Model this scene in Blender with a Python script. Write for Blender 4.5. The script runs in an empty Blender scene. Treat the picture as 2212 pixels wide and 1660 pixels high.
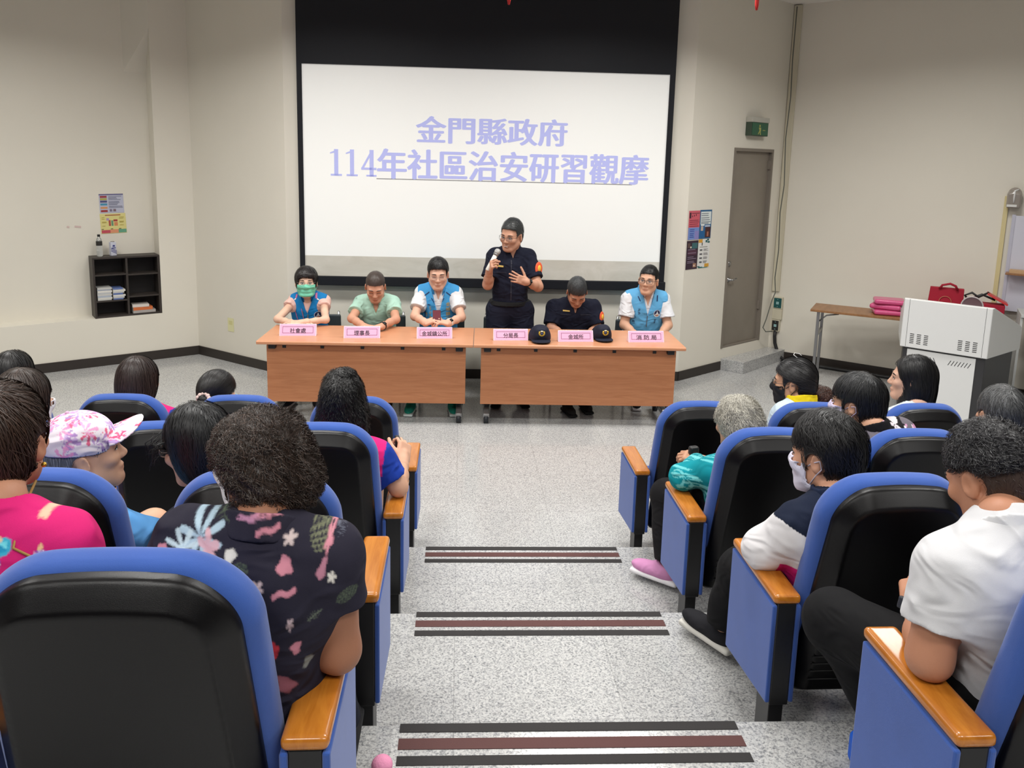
import bpy, bmesh, math, random
import numpy as np
from math import sin, cos, pi, radians as R
from mathutils import Matrix, Vector, Euler
random.seed(7); rng = np.random.default_rng(7)
SC = bpy.context.scene; COL = SC.collection

# ---------------------------------------------------------------- camera
FPX, PITCH, ROLL, CAMZ, YAW, CY = 1683.0, 9.41, 1.46, 2.283, 3.9, 624.7
cd = bpy.data.cameras.new('camera'); cam = bpy.data.objects.new('camera', cd); COL.objects.link(cam)
cd.sensor_fit = 'HORIZONTAL'; cd.sensor_width = 36.0
cd.lens = FPX / 2212 * 36.0
cd.shift_y = -(830 - CY) / 2212
cd.clip_start = 0.02
cam.matrix_world = (Matrix.Translation((0, 0, CAMZ)) @ Matrix.Rotation(R(-YAW), 4, 'Z') @
                    Matrix.Rotation(R(90 - PITCH), 4, 'X') @ Matrix.Rotation(R(ROLL), 4, 'Z'))
SC.camera = cam

# ---------------------------------------------------------------- world, lamps, exposure
w = bpy.data.worlds.new('world'); SC.world = w; w.use_nodes = True
bg = w.node_tree.nodes['Background']; bg.inputs[0].default_value = (1.0, 0.97, 0.92, 1); bg.inputs[1].default_value = 0.3
SC.view_settings.view_transform = 'Standard'; SC.view_settings.look = 'None'
SC.view_settings.exposure = -0.15; SC.view_settings.gamma = 1.0; SC.view_settings.use_curve_mapping = False
def area(x, y, z, sx, sy, power, col=(1.0, 0.985, 0.95)):
    l = bpy.data.lights.new('ceiling_lamp', 'AREA'); l.shape = 'RECTANGLE'; l.size = sx; l.size_y = sy
    l.energy = power; l.color = col; l.spread = R(152)
    o = bpy.data.objects.new('ceiling_lamp', l); o.location = (x, y, z); COL.objects.link(o); return o
for x in (-3.6, -1.2, 1.2, 3.6):
    area(x, 6.0, 3.98, 1.2, 0.6, 58)
    area(x, 2.9, 3.98, 1.2, 0.6, 50)
    area(x, -0.4, 3.98, 1.2, 0.6, 50)

# ---------------------------------------------------------------- back-projection helpers (pixel -> point at a depth / height)
_p, _r, _y = R(PITCH), R(ROLL), R(YAW)
def ray(x, y):
    X, Y = x - 1106, y - CY
    c, s = cos(_r), sin(_r)
    px, py = c * X + s * Y, -s * X + c * Y
    r, u = px / FPX, -py / FPX
    fy = cos(_p) + u * sin(_p); z = -sin(_p) + u * cos(_p)
    return np.array([r * cos(_y) + fy * sin(_y), -r * sin(_y) + fy * cos(_y), z])
def atY(x, y, Y): d = ray(x, y); return np.array([0, 0, CAMZ]) + d * Y / d[1]
def atZ(x, y, z): d = ray(x, y); return np.array([0, 0, CAMZ]) + d * (z - CAMZ) / d[2]

# ---------------------------------------------------------------- materials
def lin(c):
    return tuple(((v / 255) / 12.92 if v / 255 <= 0.04045 else ((v / 255 + 0.055) / 1.055) ** 2.4) for v in c)
MATS = {}
def mat(name, rgb, rough=0.5, spec=0.5, metal=0.0, bump=0.0, bscale=200.0, var=0.0, vscale=6.0, emit=0.0, coat=0.0, alpha=1.0, trans=0.0, attr=None, sheen=0.0, aniso=None):
    if name in MATS: return MATS[name]
    m = bpy.data.materials.new(name); m.use_nodes = True; MATS[name] = m
    nt = m.node_tree; N = nt.nodes; L = nt.links; b = N['Principled BSDF']
    col = (*lin(rgb), 1)
    b.inputs['Base Color'].default_value = col; b.inputs['Roughness'].default_value = rough
    b.inputs['Specular IOR Level'].default_value = spec; b.inputs['Metallic'].default_value = metal
    b.inputs['Coat Weight'].default_value = coat; b.inputs['Alpha'].default_value = alpha
    b.inputs['Transmission Weight'].default_value = trans
    if sheen: b.inputs['Sheen Weight'].default_value = sheen
    tc = N.new('ShaderNodeTexCoord')
    src = None
    if attr:
        a = N.new('ShaderNodeAttribute'); a.attribute_name = attr; src = a.outputs['Color']
    if var > 0:
        n = N.new('ShaderNodeTexNoise'); n.inputs['Scale'].default_value = vscale; n.inputs['Detail'].default_value = 4
        L.new(tc.outputs['Object'], n.inputs['Vector'])
        mr = N.new('ShaderNodeMapRange'); mr.inputs[1].default_value = 0.3; mr.inputs[2].default_value = 0.7
        mr.inputs[3].default_value = 1 - var; mr.inputs[4].default_value = 1 + var
        L.new(n.outputs[0], mr.inputs[0])
        mx = N.new('ShaderNodeMix'); mx.data_type = 'RGBA'; mx.blend_type = 'MULTIPLY'; mx.inputs[0].default_value = 1
        if src: L.new(src, mx.inputs[6])
        else: mx.inputs[6].default_value = col
        L.new(mr.outputs[0], mx.inputs[7]); src = mx.outputs[2]
    if src: L.new(src, b.inputs['Base Color'])
    if emit > 0:
        b.inputs['Emission Color'].default_value = col; b.inputs['Emission Strength'].default_value = emit
    if bump > 0:
        n = N.new('ShaderNodeTexNoise'); n.inputs['Scale'].default_value = bscale; n.inputs['Detail'].default_value = 3
        L.new(tc.outputs['Object'], n.inputs['Vector'])
        bp = N.new('ShaderNodeBump'); bp.inputs['Strength'].default_value = bump; bp.inputs['Distance'].default_value = 0.002
        L.new(n.outputs[0], bp.inputs['Height']); L.new(bp.outputs[0], b.inputs['Normal'])
    return m
def ramp(N, stops, interp='LINEAR'):
    r = N.new('ShaderNodeValToRGB'); cr = r.color_ramp; cr.interpolation = interp
    while len(cr.elements) < len(stops): cr.elements.new(0.5)
    for e, (p, c) in zip(cr.elements, stops): e.position = p; e.color = (*lin(c), 1)
    return r
def granite():
    m = bpy.data.materials.new('granite'); m.use_nodes = True; nt = m.node_tree; N = nt.nodes; L = nt.links; b = N['Principled BSDF']
    tc = N.new('ShaderNodeTexCoord')
    v = N.new('ShaderNodeTexVoronoi'); v.inputs['Scale'].default_value = 190
    L.new(tc.outputs['Object'], v.inputs['Vector'])
    n = N.new('ShaderNodeTexNoise'); n.inputs['Scale'].default_value = 105; n.inputs['Detail'].default_value = 6; n.inputs['Roughness'].default_value = 0.7
    L.new(tc.outputs['Object'], n.inputs['Vector'])
    sep = N.new('ShaderNodeSeparateColor'); L.new(v.outputs['Color'], sep.inputs[0])
    r1 = ramp(N, [(0.0, (78, 81, 88)), (0.16, (116, 119, 125)), (0.34, (166, 167, 169)), (0.62, (198, 199, 199)), (1.0, (218, 218, 216))])
    L.new(sep.outputs[0], r1.inputs[0])
    r2 = ramp(N, [(0.34, (104, 107, 114)), (0.47, (196, 196, 194)), (0.7, (232, 230, 226))]); L.new(n.outputs[0], r2.inputs[0])
    mx = N.new('ShaderNodeMix'); mx.data_type = 'RGBA'; mx.inputs[0].default_value = 0.5
    L.new(r1.outputs[0], mx.inputs[6]); L.new(r2.outputs[0], mx.inputs[7])
    bk = N.new('ShaderNodeTexBrick'); bk.inputs['Scale'].default_value = 1.0; bk.inputs['Brick Width'].default_value = 0.6; bk.inputs['Row Height'].default_value = 0.6
    bk.inputs['Mortar Size'].default_value = 0.0018; bk.offset = 0.0
    bk.inputs['Color1'].default_value = (0.8, 0.8, 0.8, 1); bk.inputs['Color2'].default_value = (0.86, 0.86, 0.86, 1); bk.inputs['Mortar'].default_value = (0.62, 0.62, 0.62, 1)
    L.new(tc.outputs['Object'], bk.inputs['Vector'])
    m2 = N.new('ShaderNodeMix'); m2.data_type = 'RGBA'; m2.blend_type = 'MULTIPLY'; m2.inputs[0].default_value = 1
    L.new(mx.outputs[2], m2.inputs[6]); L.new(bk.outputs[0], m2.inputs[7])
    L.new(m2.outputs[2], b.inputs['Base Color'])
    b.inputs['Roughness'].default_value = 0.16; b.inputs['Specular IOR Level'].default_value = 0.5
    return m
def wood(name, a, c, scale=6.0, stretch=(1.2, 14, 14), rough=0.35, spec=0.5, coat=0.0, dist=1.5):
    if name in MATS: return MATS[name]
    m = bpy.data.materials.new(name); m.use_nodes = True; MATS[name] = m
    nt = m.node_tree; N = nt.nodes; L = nt.links; b = N['Principled BSDF']
    tc = N.new('ShaderNodeTexCoord'); mp = N.new('ShaderNodeMapping'); mp.inputs['Scale'].default_value = stretch
    L.new(tc.outputs['Object'], mp.inputs[0])
    n = N.new('ShaderNodeTexNoise'); n.inputs['Scale'].default_value = scale; n.inputs['Detail'].default_value = 6; n.inputs['Roughness'].default_value = 0.6; n.inputs['Distortion'].default_value = dist
    L.new(mp.outputs[0], n.inputs['Vector'])
    r = ramp(N, [(0.3, a), (0.7, c)]); L.new(n.outputs[0], r.inputs[0]); L.new(r.outputs[0], b.inputs['Base Color'])
    b.inputs['Roughness'].default_value = rough; b.inputs['Specular IOR Level'].default_value = spec; b.inputs['Coat Weight'].default_value = coat
    b.inputs['Coat Roughness'].default_value = 0.12
    return m

# ---------------------------------------------------------------- object helpers
def tag(o, label=None, cat=None, group=None, kind=None):
    if label: o['label'] = label
    if cat: o['category'] = cat
    if group: o['group'] = group
    if kind: o['kind'] = kind
    return o
def thing(name, label, cat, loc=(0, 0, 0), rz=0.0, group=None):
    o = bpy.data.objects.new(name, None); COL.objects.link(o); o.location = loc; o.rotation_euler = (0, 0, rz)
    o.empty_display_size = 0.1
    return tag(o, label, cat, group)
def mesh_from(verts, faces, name='m'):
    me = bpy.data.meshes.new(name); me.from_pydata([tuple(map(float, v)) for v in verts], [], [tuple(f) for f in faces]); me.update(); return me
def link(name, me, m, parent=None, bevel=0.0, smooth=False, loc=None, rot=None):
    o = bpy.data.objects.new(name, me); COL.objects.link(o)
    if m is not None:
        for mm in (m if isinstance(m, (list, tuple)) else [m]): me.materials.append(mm)
    if parent is not None: o.parent = parent
    if bevel > 0:
        b = o.modifiers.new('bevel', 'BEVEL'); b.width = bevel; b.segments = 2; b.limit_method = 'ANGLE'; b.angle_limit = R(40)
    if smooth: me.polygons.foreach_set('use_smooth', [True] * len(me.polygons))
    if loc is not None: o.location = loc
    if rot is not None: o.rotation_euler = rot
    return o
class MB:
    """collects shapes into ONE mesh"""
    def __init__(s): s.v = []; s.f = []; s.m = []; s.sm = []
    def add(s, v, f, mi=0, sm=False):
        o = len(s.v); s.v += [tuple(map(float, p)) for p in v]; s.f += [tuple(i + o for i in q) for q in f]; s.m += [mi] * len(f); s.sm += [sm] * len(f); return s
    def box(s, x0, x1, y0, y1, z0, z1, mi=0, M=None):
        v = [Vector((x, y, z)) for z in (z0, z1) for y in (y0, y1) for x in (x0, x1)]
        if M is not None: v = [M @ p for p in v]
        return s.add(v, [(0, 2, 3, 1), (4, 5, 7, 6), (0, 1, 5, 4), (2, 6, 7, 3), (0, 4, 6, 2), (1, 3, 7, 5)], mi)
    def prism(s, prof, a0, a1, axis='x', mi=0):
        # prof: list of 2-D points, extruded along axis from a0 to a1
        n = len(prof)
        def P(p, a): return {'x': (a, p[0], p[1]), 'y': (p[0], a, p[1]), 'z': (p[0], p[1], a)}[axis]
        v = [P(p, a0) for p in prof] + [P(p, a1) for p in prof]
        f = [tuple(range(n))[::-1], tuple(range(n, 2 * n))] + [(i, (i + 1) % n, n + (i + 1) % n, n + i) for i in range(n)]
        return s.add(v, f, mi)
    def tube(s, path, r, seg=10, mi=0, closed=False):
        pts = [Vector(map(float, p)) for p in path]; n = len(pts)
        rr = r if isinstance(r, (list, tuple)) else [r] * n
        V = []; up = None
        for i, p in enumerate(pts):
            a = pts[(i - 1) % n] if (closed or i > 0) else p; b = pts[(i + 1) % n] if (closed or i < n - 1) else p
            t = (b - a).normalized()
            if up is None: up = Vector((0, 0, 1)) if abs(t.z) < 0.9 else Vector((1, 0, 0))
            e1 = t.cross(up)
            if e1.length < 1e-5: e1 = t.orthogonal()
            e1.normalize(); e2 = e1.cross(t).normalized(); up = e2
            V += [p + (e1 * cos(2 * pi * k / seg) + e2 * sin(2 * pi * k / seg)) * rr[i] for k in range(seg)]
        F = []
        for i in range(n if closed else n - 1):
            j = (i + 1) % n
            F += [(i * seg + k, j * seg + k, j * seg + (k + 1) % seg, i * seg + (k + 1) % seg) for k in range(seg)]
        if not closed: F += [tuple(range(seg)), tuple((n - 1) * seg + k for k in range(seg))[::-1]]
        return s.add(V, F, mi, True)
    def lathe(s, prof, seg=20, M=None, mi=0):
        # prof: (radius, z) from bottom to top
        V = []; F = []; n = len(prof)
        for r, z in prof: V += [Vector((r * cos(2 * pi * k / seg), r * sin(2 * pi * k / seg), z)) for k in range(seg)]
        for i in range(n - 1): F += [(i * seg + k, i * seg + (k + 1) % seg, (i + 1) * seg + (k + 1) % seg, (i + 1) * seg + k) for k in range(seg)]
        F += [tuple(range(seg))[::-1], tuple((n - 1) * seg + k for k in range(seg))]
        if M is not None: V = [M @ p for p in V]
        return s.add(V, F, mi, True)
    def ball(s, c, r, M=None, seg=16, rings=10, mi=0):
        rx, ry, rz = r if isinstance(r, (list, tuple)) else (r, r, r)
        V = []; F = []
        for i in range(rings + 1):
            th = pi * i / rings
            for k in range(seg): V.append(Vector((rx * sin(th) * cos(2 * pi * k / seg), ry * sin(th) * sin(2 * pi * k / seg), rz * cos(th))))
        for i in range(rings): F += [(i * seg + k, (i + 1) * seg + k, (i + 1) * seg + (k + 1) % seg, i * seg + (k + 1) % seg) for k in range(seg)]
        if M is not None: V = [M @ p for p in V]
        V = [p + Vector(c) for p in V]
        return s.add(V, F, mi, True)
    def build(s, name, m, parent=None, bevel=0.0, loc=None, rot=None):
        me = mesh_from(s.v, s.f, name)
        me.polygons.foreach_set('material_index', s.m); me.polygons.foreach_set('use_smooth', s.sm)
        bm = bmesh.new(); bm.from_mesh(me); bmesh.ops.remove_doubles(bm, verts=bm.verts, dist=1e-6); bmesh.ops.recalc_face_normals(bm, faces=bm.faces); bm.to_mesh(me); bm.free()
        return link(name, me, m, parent, bevel, False, loc, rot)
def dup(root, loc, rz=0.0, label=None, sx=1):
    r = root.copy(); COL.objects.link(r); r.location = loc; r.rotation_euler = (0, 0, rz)
    if label: r['label'] = label
    for c in list(root.children):
        d = c.copy(); COL.objects.link(d); d.parent = r
        for g in list(c.children):
            e = g.copy(); COL.objects.link(e); e.parent = d
    return r
def rotz(a): return Matrix.Rotation(a, 4, 'Z')

def text_mesh(s, bold=0.0, heavy=0.0):
    """text -> numpy verts (x right, y up, unit em) and faces, centred at 0"""
    cu = bpy.data.curves.new('t', 'FONT'); cu.body = s; cu.size = 1.0; cu.offset = bold; cu.resolution_u = 3
    cu.align_x = 'LEFT'
    ob = bpy.data.objects.new('t', cu); COL.objects.link(ob)
    dg = bpy.context.evaluated_depsgraph_get()
    me = bpy.data.meshes.new_from_object(ob.evaluated_get(dg))
    v = np.empty(len(me.vertices) * 3); me.vertices.foreach_get('co', v); v = v.reshape(-1, 3)[:, :2]
    f = [tuple(p.vertices) for p in me.polygons]
    bpy.data.objects.remove(ob); bpy.data.curves.remove(cu); bpy.data.meshes.remove(me)
    if heavy > 0:
        n = len(v); sh = [(-1, 0), (0, 0), (1, 0), (.5, .35), (-.5, -.35), (0, .35), (0, -.35)]; v = np.vstack([v + np.array(o) * heavy for o in sh]); f = [tuple(i + k * n for i in q) for k in range(7) for q in f]
    return v, f
def fit(v, x0, x1, y0, y1):
    a, b = v.min(0), v.max(0); u = (v - a) / (b - a)
    return u * [x1 - x0, y1 - y0] + [x0, y0]
def text_on(name, s, m, parent, origin, ex, ey, x0, x1, y0, y1, off=0.001, bold=0.0, heavy=0.0, label=None):
    """text filling the rectangle x0..x1, y0..y1 of the plane origin + ex*x + ey*y, raised off the plane"""
    v, f = text_mesh(s, bold, heavy); v = fit(v, x0, x1, y0, y1)
    o, ex, ey = np.array(origin, float), np.array(ex, float), np.array(ey, float); nz = np.cross(ex, ey)
    P = o + v[:, :1] * ex + v[:, 1:] * ey + nz * off
    if heavy > 0:
        n = len(P) // 7; P += nz * np.repeat(np.arange(7) * .00006, n)[:, None]
    ob = link(name, mesh_from(P, f, name), m, parent)
    if label: ob['label'] = label
    return ob

# ---------------------------------------------------------------- signed-distance modelling kit (numpy)
def nrm(v): v = np.asarray(v, float); return v / (np.linalg.norm(v) + 1e-12)
def rcone(a, b, ra, rb):
    a, b = np.asarray(a, float), np.asarray(b, float); ab = b - a; L2 = float(ab @ ab) + 1e-12
    def f(p):
        pa = p - a; t = np.clip((pa @ ab) / L2, 0, 1); return np.linalg.norm(pa - t[..., None] * ab, axis=-1) - (ra + (rb - ra) * t)
    f.bb = (np.minimum(a - ra, b - rb), np.maximum(a + ra, b + rb)); return f
def ell(c, r, M=None):
    c, r = np.asarray(c, float), np.asarray(r, float); M = np.eye(3) if M is None else np.asarray(M, float)
    def f(p):
        q = (p - c) @ M / r; k = np.linalg.norm(q, axis=-1); g = np.linalg.norm(q / r, axis=-1) + 1e-9
        return k * (k - 1.0) / g
    e = np.abs(M) @ r; f.bb = (c - e, c + e); return f
def rbox(c, h, rr, M=None):
    c, h = np.asarray(c, float), np.asarray(h, float); M = np.eye(3) if M is None else np.asarray(M, float)
    def f(p):
        q = np.abs((p - c) @ M) - h + rr
        return np.linalg.norm(np.maximum(q, 0), axis=-1) + np.minimum(q.max(-1), 0) - rr
    e = np.abs(M) @ h; f.bb = (c - e, c + e); return f
def cutp(f, o, n):
    """keep the part of f on the negative side of the plane"""
    o, n = np.asarray(o, float), nrm(n)
    def g(p): return np.maximum(f(p), (p - o) @ n)
    g.bb = f.bb; return g
def fat(f, t):
    def g(p): return f(p) - t
    g.bb = (f.bb[0] - t, f.bb[1] + t); return g
def smin(a, b, k):
    if k <= 0: return np.minimum(a, b)
    h = np.maximum(k - np.abs(a - b), 0) / k; return np.minimum(a, b) - h * h * k * 0.25
def smax(a, b, k): return -smin(-a, -b, k)
class Sdf:
    """ordered list of (op, primitive, k); op '+' union, '-' subtract, '&' intersect; post = list of functions (p, d) -> d"""
    def __init__(s, prims=()): s.L = []; s.post = []; [s.add(*q) if isinstance(q, tuple) else s.add(q) for q in prims]
    def add(s, f, k=0.02, op='+'): s.L.append((op, f, k)); return s
    def sub(s, f, k=0.005): return s.add(f, k, '-')
    def __call__(s, p):
        d = np.full(p.shape[:-1], 1.0)
        for op, f, k in s.L:
            e = f(p); d = smin(d, e, k) if op == '+' else smax(d, -e, k) if op == '-' else smax(d, e, k)
        for g in s.post: d = g(p, d)
        return d
    @property
    def bb(s):
        B = [f.bb for op, f, k in s.L if op == '+']; return np.min([b[0] for b in B], 0), np.max([b[1] for b in B], 0)
    def grid(s, h, pad=None, bb=None):
        lo, hi = bb if bb is not None else s.bb
        lo, hi = np.asarray(lo) - 3 * h - 0.012, np.asarray(hi) + 3 * h + 0.012; n = np.ceil((hi - lo) / h).astype(int) + 1
        F = np.full(n, 0.5, np.float32); ax = [lo[i] + h * np.arange(n[i]) for i in range(3)]
        def block(b, m):
            i0 = np.clip(np.floor((b[0] - m - lo) / h).astype(int), 0, n); i1 = np.clip(np.ceil((b[1] + m - lo) / h).astype(int) + 1, 0, n); return i0, i1
        for op, f, k in s.L:
            i0, i1 = block(f.bb, k + 3 * h) if op != '&' else (np.zeros(3, int), n)
            if np.any(i1 <= i0): continue
            sl = tuple(slice(a, b) for a, b in zip(i0, i1))
            P = np.stack(np.meshgrid(*[ax[i][sl[i]] for i in range(3)], indexing='ij'), -1); e = f(P)
            F[sl] = smin(F[sl], e, k) if op == '+' else smax(F[sl], -e, k) if op == '-' else smax(F[sl], e, k)
        if s.post:
            P = np.stack(np.meshgrid(*ax, indexing='ij'), -1)
            for g in s.post: F = g(P, F)
        return F, lo, h
    def mesh(s, h, bb=None): return surfnets(*s.grid(h, bb=bb))
def surfnets(F, lo, h):
    S = F < 0; C = [(i, j, k) for i in (0, 1) for j in (0, 1) for k in (0, 1)]; n = np.array(F.shape) - 1
    cnt = sum(S[i:n[0] + i, j:n[1] + j, k:n[2] + k].astype(np.int8) for i, j, k in C)
    act = (cnt > 0) & (cnt < 8); ids = np.argwhere(act)
    if len(ids) == 0: return np.zeros((0, 3)), np.zeros((0, 4), int)
    num = np.full(act.shape, -1, np.int64); num[act] = np.arange(len(ids))
    vals = np.stack([F[ids[:, 0] + i, ids[:, 1] + j, ids[:, 2] + k] for i, j, k in C], 1).astype(float)
    acc = np.zeros((len(ids), 3)); c = np.zeros(len(ids)); Cn = np.array(C, float)
    for a in range(8):
        for b in range(a + 1, 8):
            if np.abs(Cn[a] - Cn[b]).sum() != 1: continue
            m = (vals[:, a] < 0) != (vals[:, b] < 0); t = vals[m, a] / (vals[m, a] - vals[m, b])
            acc[m] += Cn[a] + t[:, None] * (Cn[b] - Cn[a]); c[m] += 1
    V = lo + h * (ids + acc / c[:, None]); Q = []
    for ax in range(3):
        o1, o2 = [(1, 2), (2, 0), (0, 1)][ax]
        sl0 = [slice(None)] * 3; sl1 = [slice(None)] * 3; sl0[ax] = slice(0, -1); sl1[ax] = slice(1, None)
        D = S[tuple(sl0)] != S[tuple(sl1)]; e = np.argwhere(D)
        e = e[(e[:, o1] > 0) & (e[:, o2] > 0) & (e[:, o1] < F.shape[o1] - 1) & (e[:, o2] < F.shape[o2] - 1)]
        flip = S[e[:, 0], e[:, 1], e[:, 2]]; q = []
        for d1, d2 in ((-1, -1), (0, -1), (0, 0), (-1, 0)):
            g = e.copy(); g[:, o1] += d1; g[:, o2] += d2; q.append(num[g[:, 0], g[:, 1], g[:, 2]])
        q = np.stack(q, 1); q[~flip] = q[~flip][:, ::-1]; Q.append(q)
    Q = np.concatenate(Q); return V, Q[(Q >= 0).all(1)]
def npmesh(V, Q, name='m', col=None):
    me = bpy.data.meshes.new(name); nv, nf = len(V), len(Q)
    me.vertices.add(nv); me.vertices.foreach_set('co', np.ascontiguousarray(V, np.float32).ravel())
    k = Q.shape[1]; me.loops.add(nf * k); me.loops.foreach_set('vertex_index', np.ascontiguousarray(Q, np.int32).ravel())
    me.polygons.add(nf); me.polygons.foreach_set('loop_start', np.arange(0, nf * k, k, dtype=np.int32))
    me.polygons.foreach_set('use_smooth', np.ones(nf, bool)); me.update(calc_edges=True); me.validate()
    if col is not None:
        a = me.color_attributes.new('Col', 'FLOAT_COLOR', 'POINT'); c = np.ones((nv, 4), np.float32); c[:, :3] = col; a.data.foreach_set('color', c.ravel())
    return me
def sdf_obj(name, s, h, m, parent=None, col=None, off=(0, 0, 0), bb=None):
    V, Q = s.mesh(h, bb); c = col(V) if callable(col) else col
    return link(name, npmesh(V - np.asarray(off), Q, name, c), m, parent)
def vnoise(P, f, seed=0):
    """cheap smooth pseudo-noise, about -1..1"""
    r = np.random.default_rng(seed); o = np.zeros(P.shape[:-1])
    for i in range(5):
        k = nrm(r.normal(size=3)) * f * (0.7 + 0.7 * r.random()); o = o + np.sin(P @ k + r.random() * 6.28 + 1.3 * np.sin(P @ (k[[1, 2, 0]] * 0.6)))
    return o / 3.0
# ---------------------------------------------------------------- palette
WALL = mat('wall_paint', (227, 222, 209), 0.75, 0.25, bump=0.12, bscale=60, var=0.02, vscale=1.2)
CEILM = mat('ceiling_paint', (235, 232, 225), 0.8, 0.2)
BASE = mat('baseboard_dark', (48, 42, 38), 0.45)
GRAN = granite()
BLACKF = mat('screen_border', (22, 24, 30), 0.6, 0.3)
SLIDE = mat('slide_white', (236, 237, 234), 0.9, 0.1, emit=0.2)
STRIPT = wood('slide_marble', (200, 196, 184), (218, 214, 204), 1.5, (1.5, 1.0, 3), 0.9, 0.1)
LAV = mat('slide_letters', (178, 183, 232), 0.9, 0.1, emit=0.2)
GREYL = mat('slide_rule', (150, 150, 152), 0.9, 0.1)
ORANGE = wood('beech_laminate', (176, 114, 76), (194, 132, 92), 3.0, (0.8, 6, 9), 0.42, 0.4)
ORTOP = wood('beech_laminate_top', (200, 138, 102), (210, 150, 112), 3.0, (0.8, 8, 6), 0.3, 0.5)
BLKM = mat('black_metal', (24, 24, 26), 0.4, 0.5)
CHROME = mat('grey_metal', (150, 150, 150), 0.3, 0.5, 0.8)
WHEEL = mat('caster_rubber', (26, 30, 36), 0.5)
HUB = mat('caster_hub', (150, 175, 200), 0.4)
DOORM = mat('door_steel', (140, 132, 121), 0.45, 0.4, 0.15, var=0.06, vscale=3, bump=0.1, bscale=30)
FRAMEM = mat('door_frame', (128, 120, 110), 0.5)

# ---------------------------------------------------------------- room shell
def poly_wall(name, p0, p1, z0, z1, m, holes=(), depth=0.12):
    """vertical wall from floor point p0 to p1 (room on the right-hand side walking p0->p1), with rectangular openings (s0,s1,z0,z1)"""
    p0, p1 = np.array(p0, float), np.array(p1, float); L = np.linalg.norm(p1 - p0); d = (p1 - p0) / L; nb = np.array([-d[1], d[0]])
    S = sorted({0.0, L, *[h[0] for h in holes], *[h[1] for h in holes]}); Z = sorted({z0, z1, *[h[2] for h in holes], *[h[3] for h in holes]})
    mb = MB()
    for a, b in zip(S, S[1:]):
        for c, e in zip(Z, Z[1:]):
            if any(h[0] <= a + 1e-6 and b <= h[1] + 1e-6 and h[2] <= c + 1e-6 and e <= h[3] + 1e-6 for h in holes): continue
            q = [p0 + d * a, p0 + d * b, p0 + d * b + nb * depth, p0 + d * a + nb * depth]
            v = [(*t, c) for t in q] + [(*t, e) for t in q]
            mb.add(v, [(0, 1, 2, 3), (4, 7, 6, 5), (0, 4, 5, 1), (1, 5, 6, 2), (2, 6, 7, 3), (3, 7, 4, 0)])
    return tag(mb.build(name, m), kind='structure')
CEIL = 4.09
C2, C3 = (-1.757, 8.001), (2.332, 7.916)
C1, C4 = (-2.962, 8.891), (3.735, 8.972)
LD = nrm(np.array(C1) - np.array((-4.303, 8.018))); RD = nrm(np.array((4.837, 8.083)) - np.array(C4))
LEND = np.array(C1) - LD * 5.2; REND = np.array(C4) + RD * 5.2
tag(MB().box(-9, 9, -3.2, 12, -0.1, 0.0).build('floor', GRAN), kind='structure')
tag(MB().box(-9, 9, -3.2, 12, CEIL, CEIL + 0.1).build('ceiling', CEILM), kind='structure')
# left wall: thick front face with a raised ledge and a recess above it
ML = (np.array(C1) - LEND) @ LD
s_rec = ML - 0.375          # right end of the recess (pilaster edge)
poly_wall('wall_left', LEND, C1, 0, CEIL + .05, WALL, [(0.0, s_rec, 0.515, CEIL + .05)], 0.22)
nb = np.array([-LD[1], LD[0]])
poly_wall('wall_left_recess', LEND + nb * 0.22, np.array(C1) + nb * 0.22, 0, CEIL + .05, WALL, (), 0.1)
tag(link('trim_recess_head', mesh_from([(*(LEND + LD * (s_rec - .22) + nb * .221), 3.1), (*(LEND + LD * s_rec), 3.55), (*(LEND + LD * s_rec + nb * .221), 3.1),
     (*(LEND + LD * (s_rec - .22) + nb * .221), 4.1), (*(LEND + LD * s_rec), 4.1), (*(LEND + LD * s_rec + nb * .221), 4.1)],
     [(0, 2, 1), (3, 4, 5), (0, 1, 4, 3), (1, 2, 5, 4), (2, 0, 3, 5)]), WALL), kind='structure')
poly_wall('wall_left_angled', C1, C2, 0, CEIL + .05, WALL)
poly_wall('wall_front', C2, C3, 0, CEIL + .05, WALL)
DL = np.hypot(C4[0] - C3[0], C4[1] - C3[1]); DD = nrm(np.array(C4) - np.array(C3)); DN = np.array([-DD[1], DD[0]])
ds0 = float((np.array((2.935, 8.373)) - np.array(C3)) @ DD); ds1 = float((np.array((3.561, 8.843)) - np.array(C3)) @ DD)
poly_wall('wall_right_angled', C3, C4, 0, CEIL + .05, WALL, [(ds0, ds1, 0.245, 2.475)])
poly_wall('wall_right', C4, REND, 0, CEIL + .05, WALL)
def baseb(name, p0, p1, h=0.1):
    p0, p1 = np.array(p0, float), np.array(p1, float); d = nrm(p1 - p0); n = np.array([d[1], -d[0]]) * 0.012
    q = [p0, p1, p1 + n, p0 + n]
    return tag(MB().prism([tuple(t) for t in q], 0, h, 'z').build(name, BASE), kind='structure')
baseb('baseboard_left', LEND, C1); baseb('baseboard_left_angled', C1, C2); baseb('baseboard_front', C2, C3)
baseb('baseboard_right_angled', C3, np.array(C3) + DD * (ds0 + .01)); baseb('baseboard_right', np.array(C4) + RD * 0.02, REND)
# rear and side walls of the hall (behind and beside the seats)
tag(MB().box(-9, -8.8, -3.2, 12, 0, CEIL).build('wall_side_left', WALL), kind='structure')
tag(MB().box(8.8, 9, -3.2, 12, 0, CEIL).build('wall_side_right', WALL), kind='structure')
tag(MB().box(-9, 9, -3.4, -3.2, 0, CEIL).build('wall_rear', mat('rear_wall_darkened', (44, 40, 40), .9, .1)), kind='structure')  # unseen wall, colour made dark so the black seat backs reflect less light

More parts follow.
